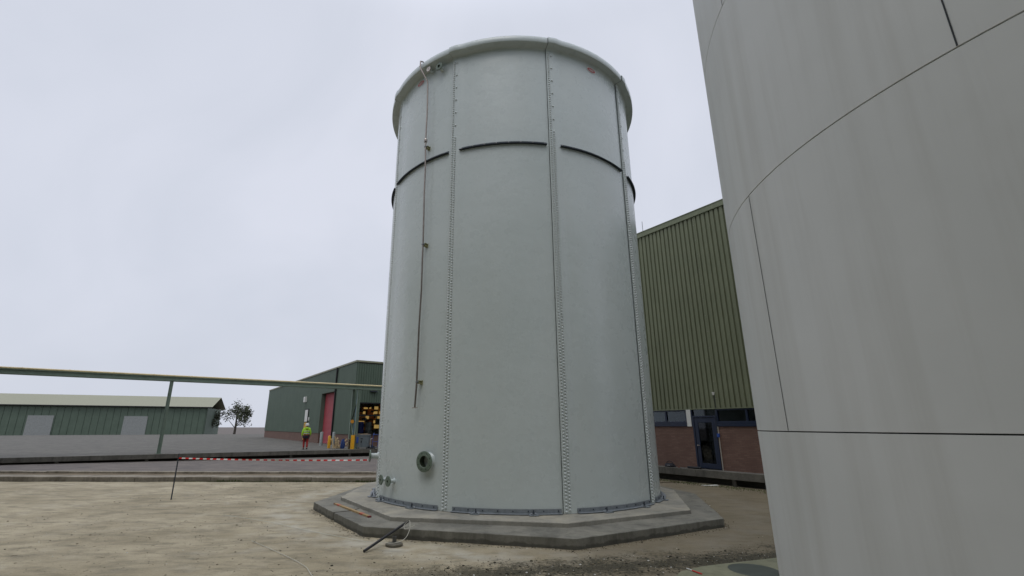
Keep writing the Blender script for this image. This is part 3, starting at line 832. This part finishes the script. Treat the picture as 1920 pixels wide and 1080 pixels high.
# lit workshop window
m = MB()
for y in (.42, 2.62, 4.94): m.box(-.10, .02, y, y + .09, 1.52, 4.0)
m.box(-.10, .02, .42, 5.03, 3.96, 4.05); m.box(-.10, .02, .42, 5.03, 2.95, 3.05); m.box(-.10, .04, .42, 5.03, 1.46, 1.54)
wf = m.build('window', M_DARK, LB)
m = MB(); m.box(-.06, -.05, .5, 4.95, 1.54, 3.96); m.build('pane', m_glass('clear_glass', (.85, .87, .85, 1), 1.25), wf)
m = MB()
m.box(-5.5, -.3, .30, .38, .5, 4.8); m.box(-5.5, -.3, 7.0, 7.1, .5, 4.8); m.box(-5.6, -5.5, .3, 7.1, .5, 4.8); m.box(-5.5, -.3, .38, 7, 4.7, 4.8); m.box(-5.5, -.3, .38, 7, .45, .5)
m.build('workshop_room', mat('ochre_wall', srgb(150, 120, 70), .8, 0, .2, 1), LB)
rnd = random.Random(12); m = MB()
for k in range(110):
    x = rnd.uniform(-5.2, -.9); y = rnd.uniform(.6, 6.6); z = rnd.uniform(.6, 4.2); a, b, c = (rnd.uniform(.06, .3) for _ in range(3))
    m.box(x - a, x + a, y - b, y + b, z - c, z + c, rnd.choice((0, 0, 1, 1, 2, 3)))
for y in (1.5, 3, 4.4, 5.8): m.box(-5.3, -5.2, y, y + .06, .5, 4.6, 0); m.box(-2.6, -2.5, y, y + .06, .5, 4.6, 0)
for z in (1.3, 2.2, 3.1, 3.9): m.box(-5.4, -4.8, .5, 6.8, z, z + .04, 0)
m.build('racking', [M_INT, M_YEL, M_GALVD, mat('orange_parts', srgb(190, 110, 40), .6)], LB)
rnd = random.Random(31)
M_LAMP = mat('warm_tube', (1, .6, .2, 1), .5, emit=(1, .62, .20, 1), es=.36)
for k in range(22):
    x = rnd.uniform(-3.5, -.9); y = .7 + rnd.random() ** 1.6 * 3.6; z = rnd.choice((2.1, 2.5, 2.9, 3.3, 3.7))
    a, b, c = rnd.uniform(.03, .07), rnd.uniform(.06, .26), rnd.uniform(.05, .16)
    m = MB(); m.box(x - a, x + a, y - b, y + b, z - c, z + c); m.build('workshop_lamp', M_LAMP, LB)
M_BARB = mat('blue_barrel', srgb(50, 66, 140), .45); M_BARG = mat('grey_barrel', srgb(120, 120, 122), .5)
for (x, y), mm, nm in (((-.45, .85), M_BARB, 'barrel'), ((-.45, 1.55), M_BARG, 'barrel')):
    m = MB(); m.lathe([(0, 0), (.28, 0), (.29, .05), (.275, .3), (.295, .32), (.275, .34), (.275, .62), (.295, .64), (.275, .66), (.28, .9), (.26, .93), (0, .93)], 20, 0, Matrix.Translation((x, y, 1.55)))
    o = m.build(nm, mm, LB)
m = MB(); m.box(-.9, -.12, .45, 4.9, 1.5, 1.545); m.build('window_bench', M_INT, LB)
# side door with white panel and lamps at the far left end
m = MB(); m.box(-16.6, -15.1, -.06, .0, .5, 3.95); sdr = m.build('side_door', M_DARK, LB)
m = MB(); m.box(-16.5, -15.3, -.08, -.06, 2.6, 3.85); m.build('white_panel', M_WHITE, sdr)
m = MB(); m.box(-16.5, -15.3, -.08, -.06, 2.3, 2.5, 0); m.box(-16.5, -15.3, -.08, -.06, .7, 2.28, 0); m.build('yellow_panel', mat('dull_yellow', srgb(190, 150, 60), .6), sdr)
m = MB(); m.box(-17.2, -16.6, -.25, 0, 4.7, 5.3); m.build('vent_box', M_WHITE, LB, bevel=.02)
m = MB(); m.box(-14.75, -14.55, -.1, 0, 2.7, 3.05); m.build('switch_box', M_WHITE, LB, bevel=.01)
m = MB(); m.box(.0, .22, 1.3, 1.9, 4.95, 5.15); m.box(.02, .2, 1.35, 1.85, 4.92, 4.95); m.build('floodlight', M_GALVD, LB, bevel=.02)
m = MB(); m.box(.0, .02, 2.7, 3.6, 1.12, 1.38); m.build('white_sign', M_WHITE, LB)

# left loading platform in front of the workshop
LP0 = (-12.55, 34.1, 0)
PL = tag(empty('loading_platform', LP0, ROT), 'long grey concrete dock edge in front of the workshop, people and bins on it', 'platform')
m = MB()
c0, s0 = math.cos(ROT), math.sin(ROT)
def loc_l(x, y):            # world -> local of the platform frame
    dx, dy = x - LP0[0], y - LP0[1]; return (c0 * dx + s0 * dy, -s0 * dx + c0 * dy)
def wl_(x, y, z=.5): return (LP0[0] + c0 * x - s0 * y, LP0[1] + s0 * x + c0 * y, z)
# front edge runs along local +Y (E2); deck extends toward -X
deck = [(0, -40), (0, 24), (-80, 24), (-80, -40)]
m.prism(deck, .235, .5); m.build('deck', M_DOCK, PL, bevel=.015)
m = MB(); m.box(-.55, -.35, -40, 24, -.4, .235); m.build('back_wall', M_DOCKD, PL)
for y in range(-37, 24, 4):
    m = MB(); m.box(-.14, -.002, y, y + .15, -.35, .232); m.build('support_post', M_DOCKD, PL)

# ------------------------------------------------------------------ pipe bridge
PB = tag(empty('pipe_bridge', (-9.861, 36.531, .5), ROT), 'sage green steel pipe bridge carrying cream pipes in front of the workshop', 'pipe bridge')
m = MB(); m.box(-.07, .07, -30, 12, 4.33, 4.36); m.box(-.07, .07, -30, 12, 4.55, 4.58); m.box(-.006, .006, -30, 12, 4.36, 4.55); m.build('beam', M_RACK, PB)
m = MB(); m.box(-.75, -.62, -30, 12, 4.33, 4.55); m.build('beam', M_RACK, PB)
for x, r in ((-.02, .055), (-.2, .05), (-.42, .04)):
    m = MB(); m.tube([(x, -30, 4.585 + r), (x, 12, 4.585 + r)], r, 10)
    for y in range(-29, 12, 2): m.tube([(x, y, 4.585 + r), (x, y + .05, 4.585 + r)], r * 1.25, 10)
    m.build('pipe', M_CREAM, PB)
for (x, y) in ((0, 0), (-.69, -.2), (0, -12), (-.69, -12), (-.69, 9)):
    m = MB(); m.box(x - .09, x + .09, y - .1, y - .085, 0, 4.33); m.box(x - .09, x + .09, y + .085, y + .1, 0, 4.33); m.box(x - .006, x + .006, y - .085, y + .085, 0, 4.33)
    m.box(x - .14, x + .14, y - .15, y + .15, .002, .02)
    m.build('column', M_RACK, PB)
m = MB()
m.tube([(-.69, -.2, 1.9), (0, 0, 3.7)], .03, 6); m.tube([(-.69, -.2, 1.95), (0, 0, 1.95)], .025, 6)
m.build('diagonal_brace', M_DARK, PB)
m = MB(); m.tube([(-.69, -.2, 1.9), (-.15, 0, .15)], .035, 6); m.box(-.95, -.45, -.22, -.18, 1.93, 1.98); m.box(-.95, -.5, -.22, -.18, 3.6, 3.65); m.build('brace', M_RACK, PB)
m = MB(); m.tube([(-.2, -.05, 4.3), (-.3, -.05, 2.0), (-.5, -.1, .7), (-.62, -.1, .05)], .025, 6); m.build('cable', mat('pale_blue_hose', srgb(110, 140, 170), .5), PB)
m = MB(); m.lathe([(0, .015), (.13, .015), (.13, -.015), (0, -.015)], 18, 0, Matrix.Translation((.02, -.35, 1.95)) @ Matrix.Rotation(R_(90), 4, 'Y')); m.build('warning_disc', mat('amber_disc', srgb(206, 140, 40), .5), PB)

# ------------------------------------------------------------------ things on the left dock
def bollard(x, y, r, h, mm, label, lean=0, dark=False):
    m = MB(); m.lathe([(r * 1.0, 0), (r, h - r * .5), (r * .85, h - r * .15), (r * .4, h), (0, h)], 20)
    b = m.build('bollard', mm); b.location = (x, y, .5); b.rotation_euler = (0, lean, 0)
    return tag(b, label, 'bollard', 'bollards guarding the workshop doors')
M_SILV = mat('pale_grey_bollard', srgb(150, 158, 156), .5)
bollard(-14.55, 42.9, .13, 1.15, M_SILV, 'pale grey round bollard at the far side of the red roller door')
bollard(-13.3, 42.3, .12, 1.15, M_SILV, 'pale grey round bollard at the near side of the red roller door')
bollard(-12.19, 37.76, .11, .92, M_YEL, 'short yellow round bollard standing in front of the red roller door')
m = MB(); m.box(-.135, .135, -.05, .05, 0, .98); m.box(-.10, .10, -.055, -.05, .1, .9, 0)
o = m.build('guard_post', M_YEL, bevel=.02); o.location = (-10.0, 36.35, .5); tag(o, 'flat bright yellow guard post beside the grey waste container', 'post')
# grey waste container
WB = tag(empty('waste_container', (-9.4, 36.9, .5), R_(4)), 'grey wheeled waste container with scrap on its lid and blue notice', 'container')
m = MB()
v = [(-.42, -.33, .12), (.42, -.33, .12), (.42, .33, .12), (-.42, .33, .12), (-.52, -.4, .95), (.52, -.4, .95), (.52, .4, .95), (-.52, .4, .95)]
m.add(v, [(0, 3, 2, 1), (4, 5, 6, 7), (0, 1, 5, 4), (1, 2, 6, 5), (2, 3, 7, 6), (3, 0, 4, 7)])
for x in (-.3, 0, .3): m.box(x - .02, x + .02, -.385, -.34, .25, .85)
m.build('bin_body', M_GREYP, WB, bevel=.02)
m = MB(); m.box(-.55, .55, -.43, .43, .95, 1.0); m.build('lid', M_GREYP, WB, bevel=.02)
m = MB(); rnd = random.Random(2)
for k in range(14):
    x, y = rnd.uniform(-.5, .35), rnd.uniform(-.35, .3); a = rnd.uniform(0, 3)
    m.box(-.18, .18, -.05, .05, 0, .03, 0, Matrix.Translation((x, y, 1.0 + rnd.uniform(0, .05))) @ Matrix.Rotation(a, 4, 'Z') @ Matrix.Rotation(rnd.uniform(-.15, .15), 4, 'X'))
tag(m.build('scrap_pile', M_PALLET), 'loose grey-brown wood scraps piled on the lid of the grey container', 'scrap wood')
sp_ = bpy.data.objects['scrap_pile']; sp_.location = (-9.4, 36.9, .5)
for x, y in ((-.35, -.28), (.35, -.28), (-.35, .28), (.35, .28)):
    m = MB(); m.lathe([(0, -.02), (.06, -.02), (.06, .02), (0, .02)], 14, 0, Matrix.Translation((x, y, .06)) @ Matrix.Rotation(R_(90), 4, 'Y')); m.build('wheel', M_DARK, WB)
m = MB(); m.box(-.40, -.26, -.395, -.36, .42, .85); m.build('blue_notice', M_BLUEP, WB)
m = MB(); m.box(-.07, -.01, -.41, -.37, .45, .60); m.box(-.1, .06, -.41, -.37, .72, .76); m.build('latch', M_DARK, WB)
# timber pile
TP = tag(empty('timber_pile', (-11.5, 37.5, .5)), 'heap of pale timber offcuts leaning up between bollard and rack column', 'timber')
rnd = random.Random(21)
for k in range(13):
    L = rnd.uniform(.5, .95); t = rnd.uniform(.2, 1.35); a = rnd.uniform(-.9, .9)
    m = MB(); m.box(-.045, .045, -.02, .02, 0, L)
    o = m.build('offcut', M_WOOD, TP); o.location = (rnd.uniform(-.25, .2), rnd.uniform(-.15, .2), .01); o.rotation_euler = (rnd.uniform(-.3, .3), t * (1 if rnd.random() > .35 else -.3), a)
m = MB(); m.add(*blob(8, .17, .15, .42, flat=.6), 0, True); m.tube([(.05, 0, .5), (.09, 0, .72)], [.06, .03], 8)
o = m.build('blue_sack', mat('navy_tarp', srgb(30, 56, 112), .6)); o.location = (-10.95, 37.1, .5); tag(o, 'bunched dark blue sack beside the pipe bridge column', 'sack')
PS = tag(empty('pallet_stack', (-10.25, 36.75, .5), .2), 'narrow stack of small wooden pallets between the rack columns', 'pallets')
for k in range(5):
    m = MB(); z = k * .15
    for x in (-.15, 0, .15): m.box(x - .03, x + .03, -.25, .25, z, z + .08)
    for y in (-.22, -.07, .08, .22): m.box(-.18, .18, y - .04, y + .04, z + .08, z + .10)
    m.build('pallet', M_PALLET, PS)
HT = tag(empty('hand_trolley', (-8.5, 37.2, .5), -.2), 'blue and white tubular hand trolley parked right of the grey container', 'trolley')
m = MB()
for x in (-.22, .22):
    m.tube([(x, -.1, .1), (x, 0, 1.0), (x, .12, 1.12)], .02, 8)
m.tube([(-.22, 0, 1.0), (.22, 0, 1.0)], .02, 8); m.tube([(-.22, -.06, .5), (.22, -.06, .5)], .018, 8)
m.build('frame', M_BLUEP, HT)
m = MB(); m.tube([(-.28, -.3, .08), (-.28, -.28, .7), (-.26, -.05, .74)], .018, 8); m.tube([(.3, -.2, .08), (.3, -.05, .95)], .018, 8); m.build('side_rail', M_WHITE, HT)
m = MB(); m.box(-.26, .26, -.4, -.02, .07, .10); m.build('deck', M_GALVD, HT)
for x in (-.25, .25):
    m = MB(); m.lathe([(.05, -.02), (.10, -.02), (.10, .02), (.05, .02)], 18, 0, Matrix.Translation((x, -.02, .10)) @ Matrix.Rotation(R_(90), 4, 'Y'), True); m.build('wheel', M_DARK, HT)
m = MB(); m.add(*blob(14, .3, .25, .2), 0, True)
o = m.build('dark_bin_bag', mat('black_fabric', srgb(28, 28, 34), .8)); o.location = (-8.95, 37.7, .5); tag(o, 'low black refuse sack behind the hand trolley', 'sack')

# ------------------------------------------------------------------ person walking on the dock, seen from behind
def skin(name, verts, es, radii, mm, parent, sub=1, root=0):
    me = bpy.data.meshes.new(name); me.from_pydata(verts, es, []); me.materials.append(mm)
    o = bpy.data.objects.new(name, me); COL.objects.link(o); o.parent = parent
    md = o.modifiers.new('skin', 'SKIN'); md.use_smooth_shade = True
    sk = me.skin_vertices
    if not sk:
        bpy.context.view_layer.objects.active = o
    for i, r in enumerate(radii):
        me.skin_vertices[0].data[i].radius = r if isinstance(r, tuple) else (r, r)
    me.skin_vertices[0].data[root].use_root = True
    sb_ = o.modifiers.new('sub', 'SUBSURF'); sb_.levels = sub; sb_.render_levels = sub
    return o
PE = tag(empty('person', (-13.25, 35.75, .5), R_(25)), 'person in white helmet, lime hi-vis jacket and red trousers walking on the dock', 'person')
J = dict(pel=(0, 0, .98), wai=(0, .0, 1.12), che=(0, -.01, 1.34), nec=(0, 0, 1.50), hd0=(0, -.01, 1.60), hd1=(0, -.015, 1.70),
         lsh=(-.20, 0, 1.43), lel=(-.27, -.03, 1.16), lwr=(-.28, .06, .93), rsh=(.20, 0, 1.43), rel=(.28, .02, 1.16), rwr=(.27, .12, .94),
         lhp=(-.10, 0, .92), lkn=(-.11, .10, .50), lan=(-.10, .02, .10), lto=(-.10, .18, .04),
         rhp=(.10, 0, .92), rkn=(.11, -.02, .50), ran=(.11, -.16, .13), rto=(.11, -.02, .03))
order = list(J); idx = {k: i for i, k in enumerate(order)}
E_ = [('pel', 'wai'), ('wai', 'che'), ('che', 'nec'), ('nec', 'hd0'), ('hd0', 'hd1'), ('che', 'lsh'), ('lsh', 'lel'), ('lel', 'lwr'), ('che', 'rsh'), ('rsh', 'rel'), ('rel', 'rwr'),
      ('pel', 'lhp'), ('lhp', 'lkn'), ('lkn', 'lan'), ('lan', 'lto'), ('pel', 'rhp'), ('rhp', 'rkn'), ('rkn', 'ran'), ('ran', 'rto')]
rad = dict(pel=(.13, .10), wai=(.12, .09), che=(.15, .10), nec=.055, hd0=.085, hd1=.08, lsh=.06, lel=.042, lwr=.03, rsh=.06, rel=.042, rwr=.03, lhp=.085, lkn=.055, lan=.04, lto=.035, rhp=.085, rkn=.055, ran=.04, rto=.035)
V = [J[k] for k in order]; RR = [rad[k] for k in order]; EE = [(idx[a], idx[b]) for a, b in E_]
for wk, sgn in (('lwr', 1), ('rwr', -1)):       # hands: palm and five fingers
    w_ = Vector(J[wk]); V.append(tuple(w_ + Vector((0, .01, -.06)))); RR.append((.030, .018)); pi = len(V) - 1; EE.append((idx[wk], pi))
    for k, dy in enumerate((-.03, -.01, .012, .034)):
        L = (.055, .065, .06, .045)[k]
        V.append(tuple(w_ + Vector((0, dy, -.10)))); RR.append(.009); EE.append((pi, len(V) - 1))
        V.append(tuple(w_ + Vector((.012 * sgn, dy + .006, -.10 - L)))); RR.append(.007); EE.append((len(V) - 2, len(V) - 1))
    V.append(tuple(w_ + Vector((.02 * sgn, .045, -.07)))); RR.append(.010); EE.append((pi, len(V) - 1))
    V.append(tuple(w_ + Vector((.025 * sgn, .06, -.11)))); RR.append(.008); EE.append((len(V) - 2, len(V) - 1))
M_HV = mat('lime_hivis', srgb(176, 226, 60), .7); M_REDT = mat('red_trousers', srgb(150, 42, 36), .8); M_SKIN = mat('skin', srgb(196, 150, 124), .6)
body = skin('body', V, EE, RR, M_SKIN, PE, 1)
def sub(keys, edges_, rr, nm, mm, tweak={}):
    ks = list(keys); ix = {k: i for i, k in enumerate(ks)}
    return skin(nm, [tweak.get(k, J[k]) for k in ks], [(ix[a], ix[b]) for a, b in edges_], [rr[k] for k in ks], mm, PE, 1)
jk = sub(('pel', 'wai', 'che', 'nec', 'lsh', 'lel', 'lwr', 'rsh', 'rel', 'rwr'), [e for e in E_ if e[0] in ('pel', 'wai', 'che', 'lsh', 'lel', 'rsh', 'rel') and e[1] in ('wai', 'che', 'nec', 'lsh', 'lel', 'lwr', 'rsh', 'rel', 'rwr')],
         dict(pel=(.20, .16), wai=(.19, .15), che=(.20, .155), nec=.085, lsh=.09, lel=.075, lwr=.055, rsh=.09, rel=.075, rwr=.055), 'jacket', M_HV, dict(pel=(0, 0, .95)))
sub(('pel', 'lhp', 'lkn', 'lan', 'rhp', 'rkn', 'ran'), [e for e in E_ if e[0] in ('pel', 'lhp', 'lkn', 'rhp', 'rkn') and e[1] in ('lhp', 'lkn', 'lan', 'rhp', 'rkn', 'ran')],
    dict(pel=(.16, .13), lhp=.115, lkn=.085, lan=.065, rhp=.115, rkn=.085, ran=.065), 'trousers', M_REDT, dict(pel=(0, 0, .90)))
m = MB(); m.lathe([(.215, .76), (.235, .80), (.240, .98), (.22, .99)], 24, 0, Matrix.Diagonal((1, .82, 1, 1))); m.build('jacket_hem', mat('navy_cloth', srgb(30, 34, 48), .8), PE)
m = MB()
for z in (1.08, 1.24): m.lathe([(.209, z), (.212, z + .005), (.212, z + .045), (.209, z + .05)], 24, 0, Matrix.Diagonal((1, .80, 1, 1)))
m.build('reflective_band', mat('silver_tape', srgb(190, 196, 190), .4), PE)
m = MB(); m.add(*blob(5, .12, .10, .09, flat=.5, amp=.04), 0, True, Matrix.Translation((0, -.10, 1.42))); m.build('hood', M_HV, PE)
m = MB(); m.lathe([(.165, 1.665), (.150, 1.67), (.135, 1.68), (.132, 1.74), (.115, 1.79), (.07, 1.825), (0, 1.835)], 24, 0, Matrix.Translation((0, -.015, 0)) @ Matrix.Diagonal((.95, 1.1, 1, 1))); m.build('helmet', M_WHITE, PE)
m = MB()
for ax, az_ in (((-.10, .02), 0), ((.11, -.16), .03)):
    m.add(*blob(4, .06, .14, .07, flat=.5, amp=.03), 0, True, Matrix.Translation((ax[0], ax[1] + .06, az_)))
m.build('boots', mat('dark_boot', srgb(52, 24, 22), .6), PE)
m = MB()
for e in (-.03, .03): m.add(*blob(1, .011, .006, .011, 8, 6, 1, 0), 1, True, Matrix.Translation((e, .078, 1.635)))
m.add([(-.012, .078, 1.595), (.012, .078, 1.595), (0, .105, 1.60), (0, .08, 1.635)], [(0, 1, 2), (0, 2, 3), (1, 3, 2)], 0); m.box(-.022, .022, .074, .082, 1.565, 1.572, 1)
for e in (-.088, .088): m.add(*blob(2, .012, .02, .03, 8, 6, 1, 0), 0, True, Matrix.Translation((e, -.01, 1.60)))
m.build('face', [M_SKIN, mat('dark_eye', srgb(50, 34, 30), .5)], PE)

# ------------------------------------------------------------------ barrier tape, lath, pole, rope, foot
def tape(p0, p1, sag, nm, label):
    m = MB(); N = 200; L = (Vector(p1) - Vector(p0)).length; v = []
    for i in range(N + 1):
        t = i / N; p = Vector(p0).lerp(Vector(p1), t); p.z -= sag * 4 * t * (1 - t)
        tw = .35 * math.sin(t * 9) + .15 * math.sin(t * 31)
        d = Vector((0, math.sin(tw), math.cos(tw))) * .019
        v += [p - d, p + d]
    per = .12
    for i in range(N):
        mi = int((i / N * L) / per) % 2
        m.add([v[2 * i], v[2 * i + 2], v[2 * i + 3], v[2 * i + 1]], [(0, 1, 2, 3)], mi)
    return tag(m.build(nm, [mat('tape_red', srgb(206, 34, 34), .5), M_WHITE]), label, 'tape')
fx = Vector(cp(-71.5, R + .25, 1.31)) + Vector((TX, TY, Z0))
stake = (-9.4, 15.1)
tape((stake[0], stake[1], 1.17), (fx.x - .02, fx.y, 1.20), .03, 'barrier_tape', 'red and white striped barrier tape tied to the left nozzle of the tank')
m = MB(); m.tube([(stake[0], stake[1], -.2), (stake[0], stake[1], 1.3)], .018, 8)
tag(m.build('barrier_stake', M_GALVD), 'thin steel stake holding the far left end of the striped tape', 'stake')
m = MB(); a, b = Vector((-3.93, 13.09, 0)), Vector((-2.59, 11.26, 0)); L = (b - a).length; ang = math.atan2(b.y - a.y, b.x - a.x)
for x0, x1, mi in ((0, .05, 1), (.05, .22, 0), (.22, .40, 2), (.40, L - .55, 0), (L - .55, L - .36, 2), (L - .36, L - .07, 0), (L - .07, L, 1)):
    m.box(x0, x1, -.035, .035, 0, .032, mi)
o = m.build('wooden_lath', [mat('lath_wood', srgb(160, 134, 92), .75, 0, .2, 14), mat('lath_red_end', srgb(110, 34, 26), .6), mat('lath_orange', srgb(170, 84, 58), .6, 0, .3, 10)])
o.location = (a.x, a.y, .185); o.rotation_euler = (0, 0, ang); tag(o, 'yellowish wooden lath with red marks lying on the lower concrete step', 'lath')
m = MB(); pa, pb = Vector((-2.15, 9.07, .026)), Vector((-1.597, 10.30, .283)); m.tube([pa, pa.lerp(pb, .5), pa.lerp(pb, .9), pb], .0235, 14)
tag(m.build('black_pole', mat('black_pipe', srgb(36, 36, 38), .5)), 'black pipe leaning from the ground onto the plinth edge', 'pole')
PFt = tag(empty('post_base', (-1.73, 9.60, 0)), 'round rusty grey base plate with short stub standing by the black pipe', 'post base')
m = MB(); m.lathe([(0, .0), (.155, .0), (.16, .012), (.155, .035), (.14, .04), (.03, .043)], 30); m.build('disc', mat('dirty_steel', srgb(96, 92, 80), .8, .1, .3, 20), PFt)
m = MB(); m.lathe([(.036, .04), (.036, .15), (.026, .15), (.026, .06), (0, .06)], 16); m.build('stub', mat('stub_steel', srgb(84, 84, 80), .6, .3, .2, 20), PFt)
def rope(pts, r, nm, label, cat='rope'):
    # smooth through points
    P_ = [Vector(p) for p in pts]; out = []
    for i in range(len(P_) - 1):
        p0, p1, p2, p3 = P_[max(i - 1, 0)], P_[i], P_[i + 1], P_[min(i + 2, len(P_) - 1)]
        for k in range(6):
            t = k / 6
            out.append(.5 * ((2 * p1) + (p2 - p0) * t + (2 * p0 - 5 * p1 + 4 * p2 - p3) * t * t + (3 * p1 - p0 - 3 * p2 + p3) * t ** 3))
    out.append(P_[-1]); m = MB(); m.tube(out, r, 6)
    return tag(m.build(nm, mat('white_cord', srgb(196, 194, 180), .8)), label, cat)
rope([(-6.5, 12.6, .012), (-5.0, 11.7, .02), (-3.87, 10.86, .02), (-2.88, 10.19, .02), (-2.2, 9.75, .022), (-1.9, 9.55, .055), (-1.7, 9.52, .06), (-1.55, 9.66, .10), (-1.50, 9.85, .20), (-1.50, 9.9, .28), (-1.53, 10.02, .34),
      (-1.60, 10.08, .30), (-1.64, 10.06, .24), (-1.60, 9.98, .20), (-1.50, 9.96, .24), (-1.42, 9.99, .27)], .0045, 'white_rope', 'white rope knotted round the black pipe and trailing over the ground')
rope([(-4.5, 9.9, .012), (-3.5, 8.9, .02), (-2.87, 8.22, .02), (-2.62, 7.81, .02), (-2.2, 7.1, .02)], .004, 'loose_cord', 'thin pale cord on the dusty ground at the near left corner')
m = MB(); m.tube([(3.02, 8.03, .04), (3.06, 7.93, .036)], .009, 8, 0); m.tube([(3.06, 7.93, .036), (3.13, 7.76, .036)], .0092, 8, 1)
tag(m.build('marker_stick', [M_WHITE, mat('tape_red', srgb(206, 34, 34), .5)]), 'little red and white marker stick on the cement patch', 'stick')

# ------------------------------------------------------------------ distance: sheds beyond the frame of view at far left
DS = tag(empty('distant_shed', (-95, 95, -.3), R_(20)), 'long low grey-green shed far off behind the workshop', 'building')
m = MB(); ribbed(m, -35, 35, 0, 6.5, f1, 1.2, .1); m.build('cladding', M_CLADD, DS)
m = MB(); m.add([(-36, -.5, 6.4), (36, -.5, 6.4), (36, 9, 9), (-36, 9, 9), (36, 18, 6.4), (-36, 18, 6.4)], [(0, 1, 2, 3), (3, 2, 4, 5)]); m.build('roof', M_TRIMG, DS)
m = MB(); m.box(-35, 35, .5, 17.5, 0, 6.3); m.build('end_walls', M_CLADD, DS)

# unseen halls added behind and left of the viewpoint to shade the tank foot
BH = tag(empty('added_rear_hall', (0, -10, -.05)), 'unseen tall dark green ribbed hall added behind the viewpoint to block low sky', 'building')
m = MB(); ribbed(m, -45, 40, 0, 19, lambda u, d, z: (-u, -d, z), .42, .05); m.build('cladding', M_CLADD, BH)
m = MB(); m.box(-40, 45, -20, -.2, 0, 18.9); m.build('roof', M_INT, BH)
m = MB(); m.box(-40, 45, 0.0, .12, 18.8, 19.05); m.build('eave_trim', M_TRIM, BH)
SH = tag(empty('added_side_hall', (-24, 0, -.05)), 'unseen green ribbed hall added along the left of the yard to block low sky', 'building')
m = MB(); ribbed(m, -9, 19, 0, 15, lambda u, d, z: (-d, u, z), .42, .05); m.build('cladding', M_CLADD, SH)
m = MB(); m.box(-12, -.2, -9, 19, 0, 14.9); m.build('roof', M_INT, SH)
m = MB(); m.box(0, .12, -9, 19, 14.8, 15.05); m.build('eave_trim', M_TRIM, SH)
for k, x in enumerate((-26, -12, 4, 20)):
    m = MB(); m.box(x, x + 4.2, -.12, .1, 0, 4.4); m.build('roller_door', mat('grey_shutter', srgb(140, 144, 142), .6), DS)
m = MB(); m.tube([(-36, -.6, 6.35), (36, -.6, 6.35)], .12, 8)
m.build('gutter', M_DARK, DS)
M_LEAF = mat('winter_foliage', (0.055, 0.065, 0.035, 1), .8, 0, .5, .6)
M_BARK = mat('bark', (0.07, 0.06, 0.05, 1), .9)
def tree(x, y, h, seed, label):
    rnd = random.Random(seed); t = tag(empty('tree', (x, y, -.3)), label, 'tree', 'distant trees along the left horizon')
    m = MB(); m.tube([(0, 0, 0), (.1, 0, h * .25), (0, .1, h * .55), (.1, 0, h * .85)], [.3, .24, .15, .05], 8)
    tips = []
    for k in range(16):
        a = rnd.uniform(0, 6.28); z0 = h * rnd.uniform(.2, .7); L = h * rnd.uniform(.18, .36)
        p = (math.cos(a) * L, math.sin(a) * L, z0 + L * rnd.uniform(.35, .9)); m.tube([(0, 0, z0), tuple(c * .5 + (z0 * .5 if i == 2 else 0) for i, c in enumerate(p)), p], [.1, .06, .02], 5); tips.append(p)
    m.build('trunk', M_BARK, t)
    m = MB()
    for p in tips + [(0, 0, h * .9), (0, 0, h * .75)]:
        for q in range(rnd.randint(50, 110)):
            c = [p[i] + rnd.gauss(0, h * .065) for i in range(3)]; s_ = rnd.uniform(.12, .28)
            d = Vector((rnd.uniform(-1, 1), rnd.uniform(-1, 1), rnd.uniform(-1, 1))).normalized(); e = d.orthogonal().normalized() * s_; f = d.cross(e).normalized() * s_
            c = Vector(c); m.add([c - e, c + f * .6, c + e, c - f * .6], [(0, 1, 2, 3)])
    m.build('crown', M_LEAF, t)
for i, (x, y, h, lb) in enumerate(((-58, 112, 8, 'taller tree in the gap between the distant shed and workshop'), (-66, 116, 6.2, 'squat tree closest to the gable end of the distant shed'))):
    tree(x, y, h, 40 + i, lb)
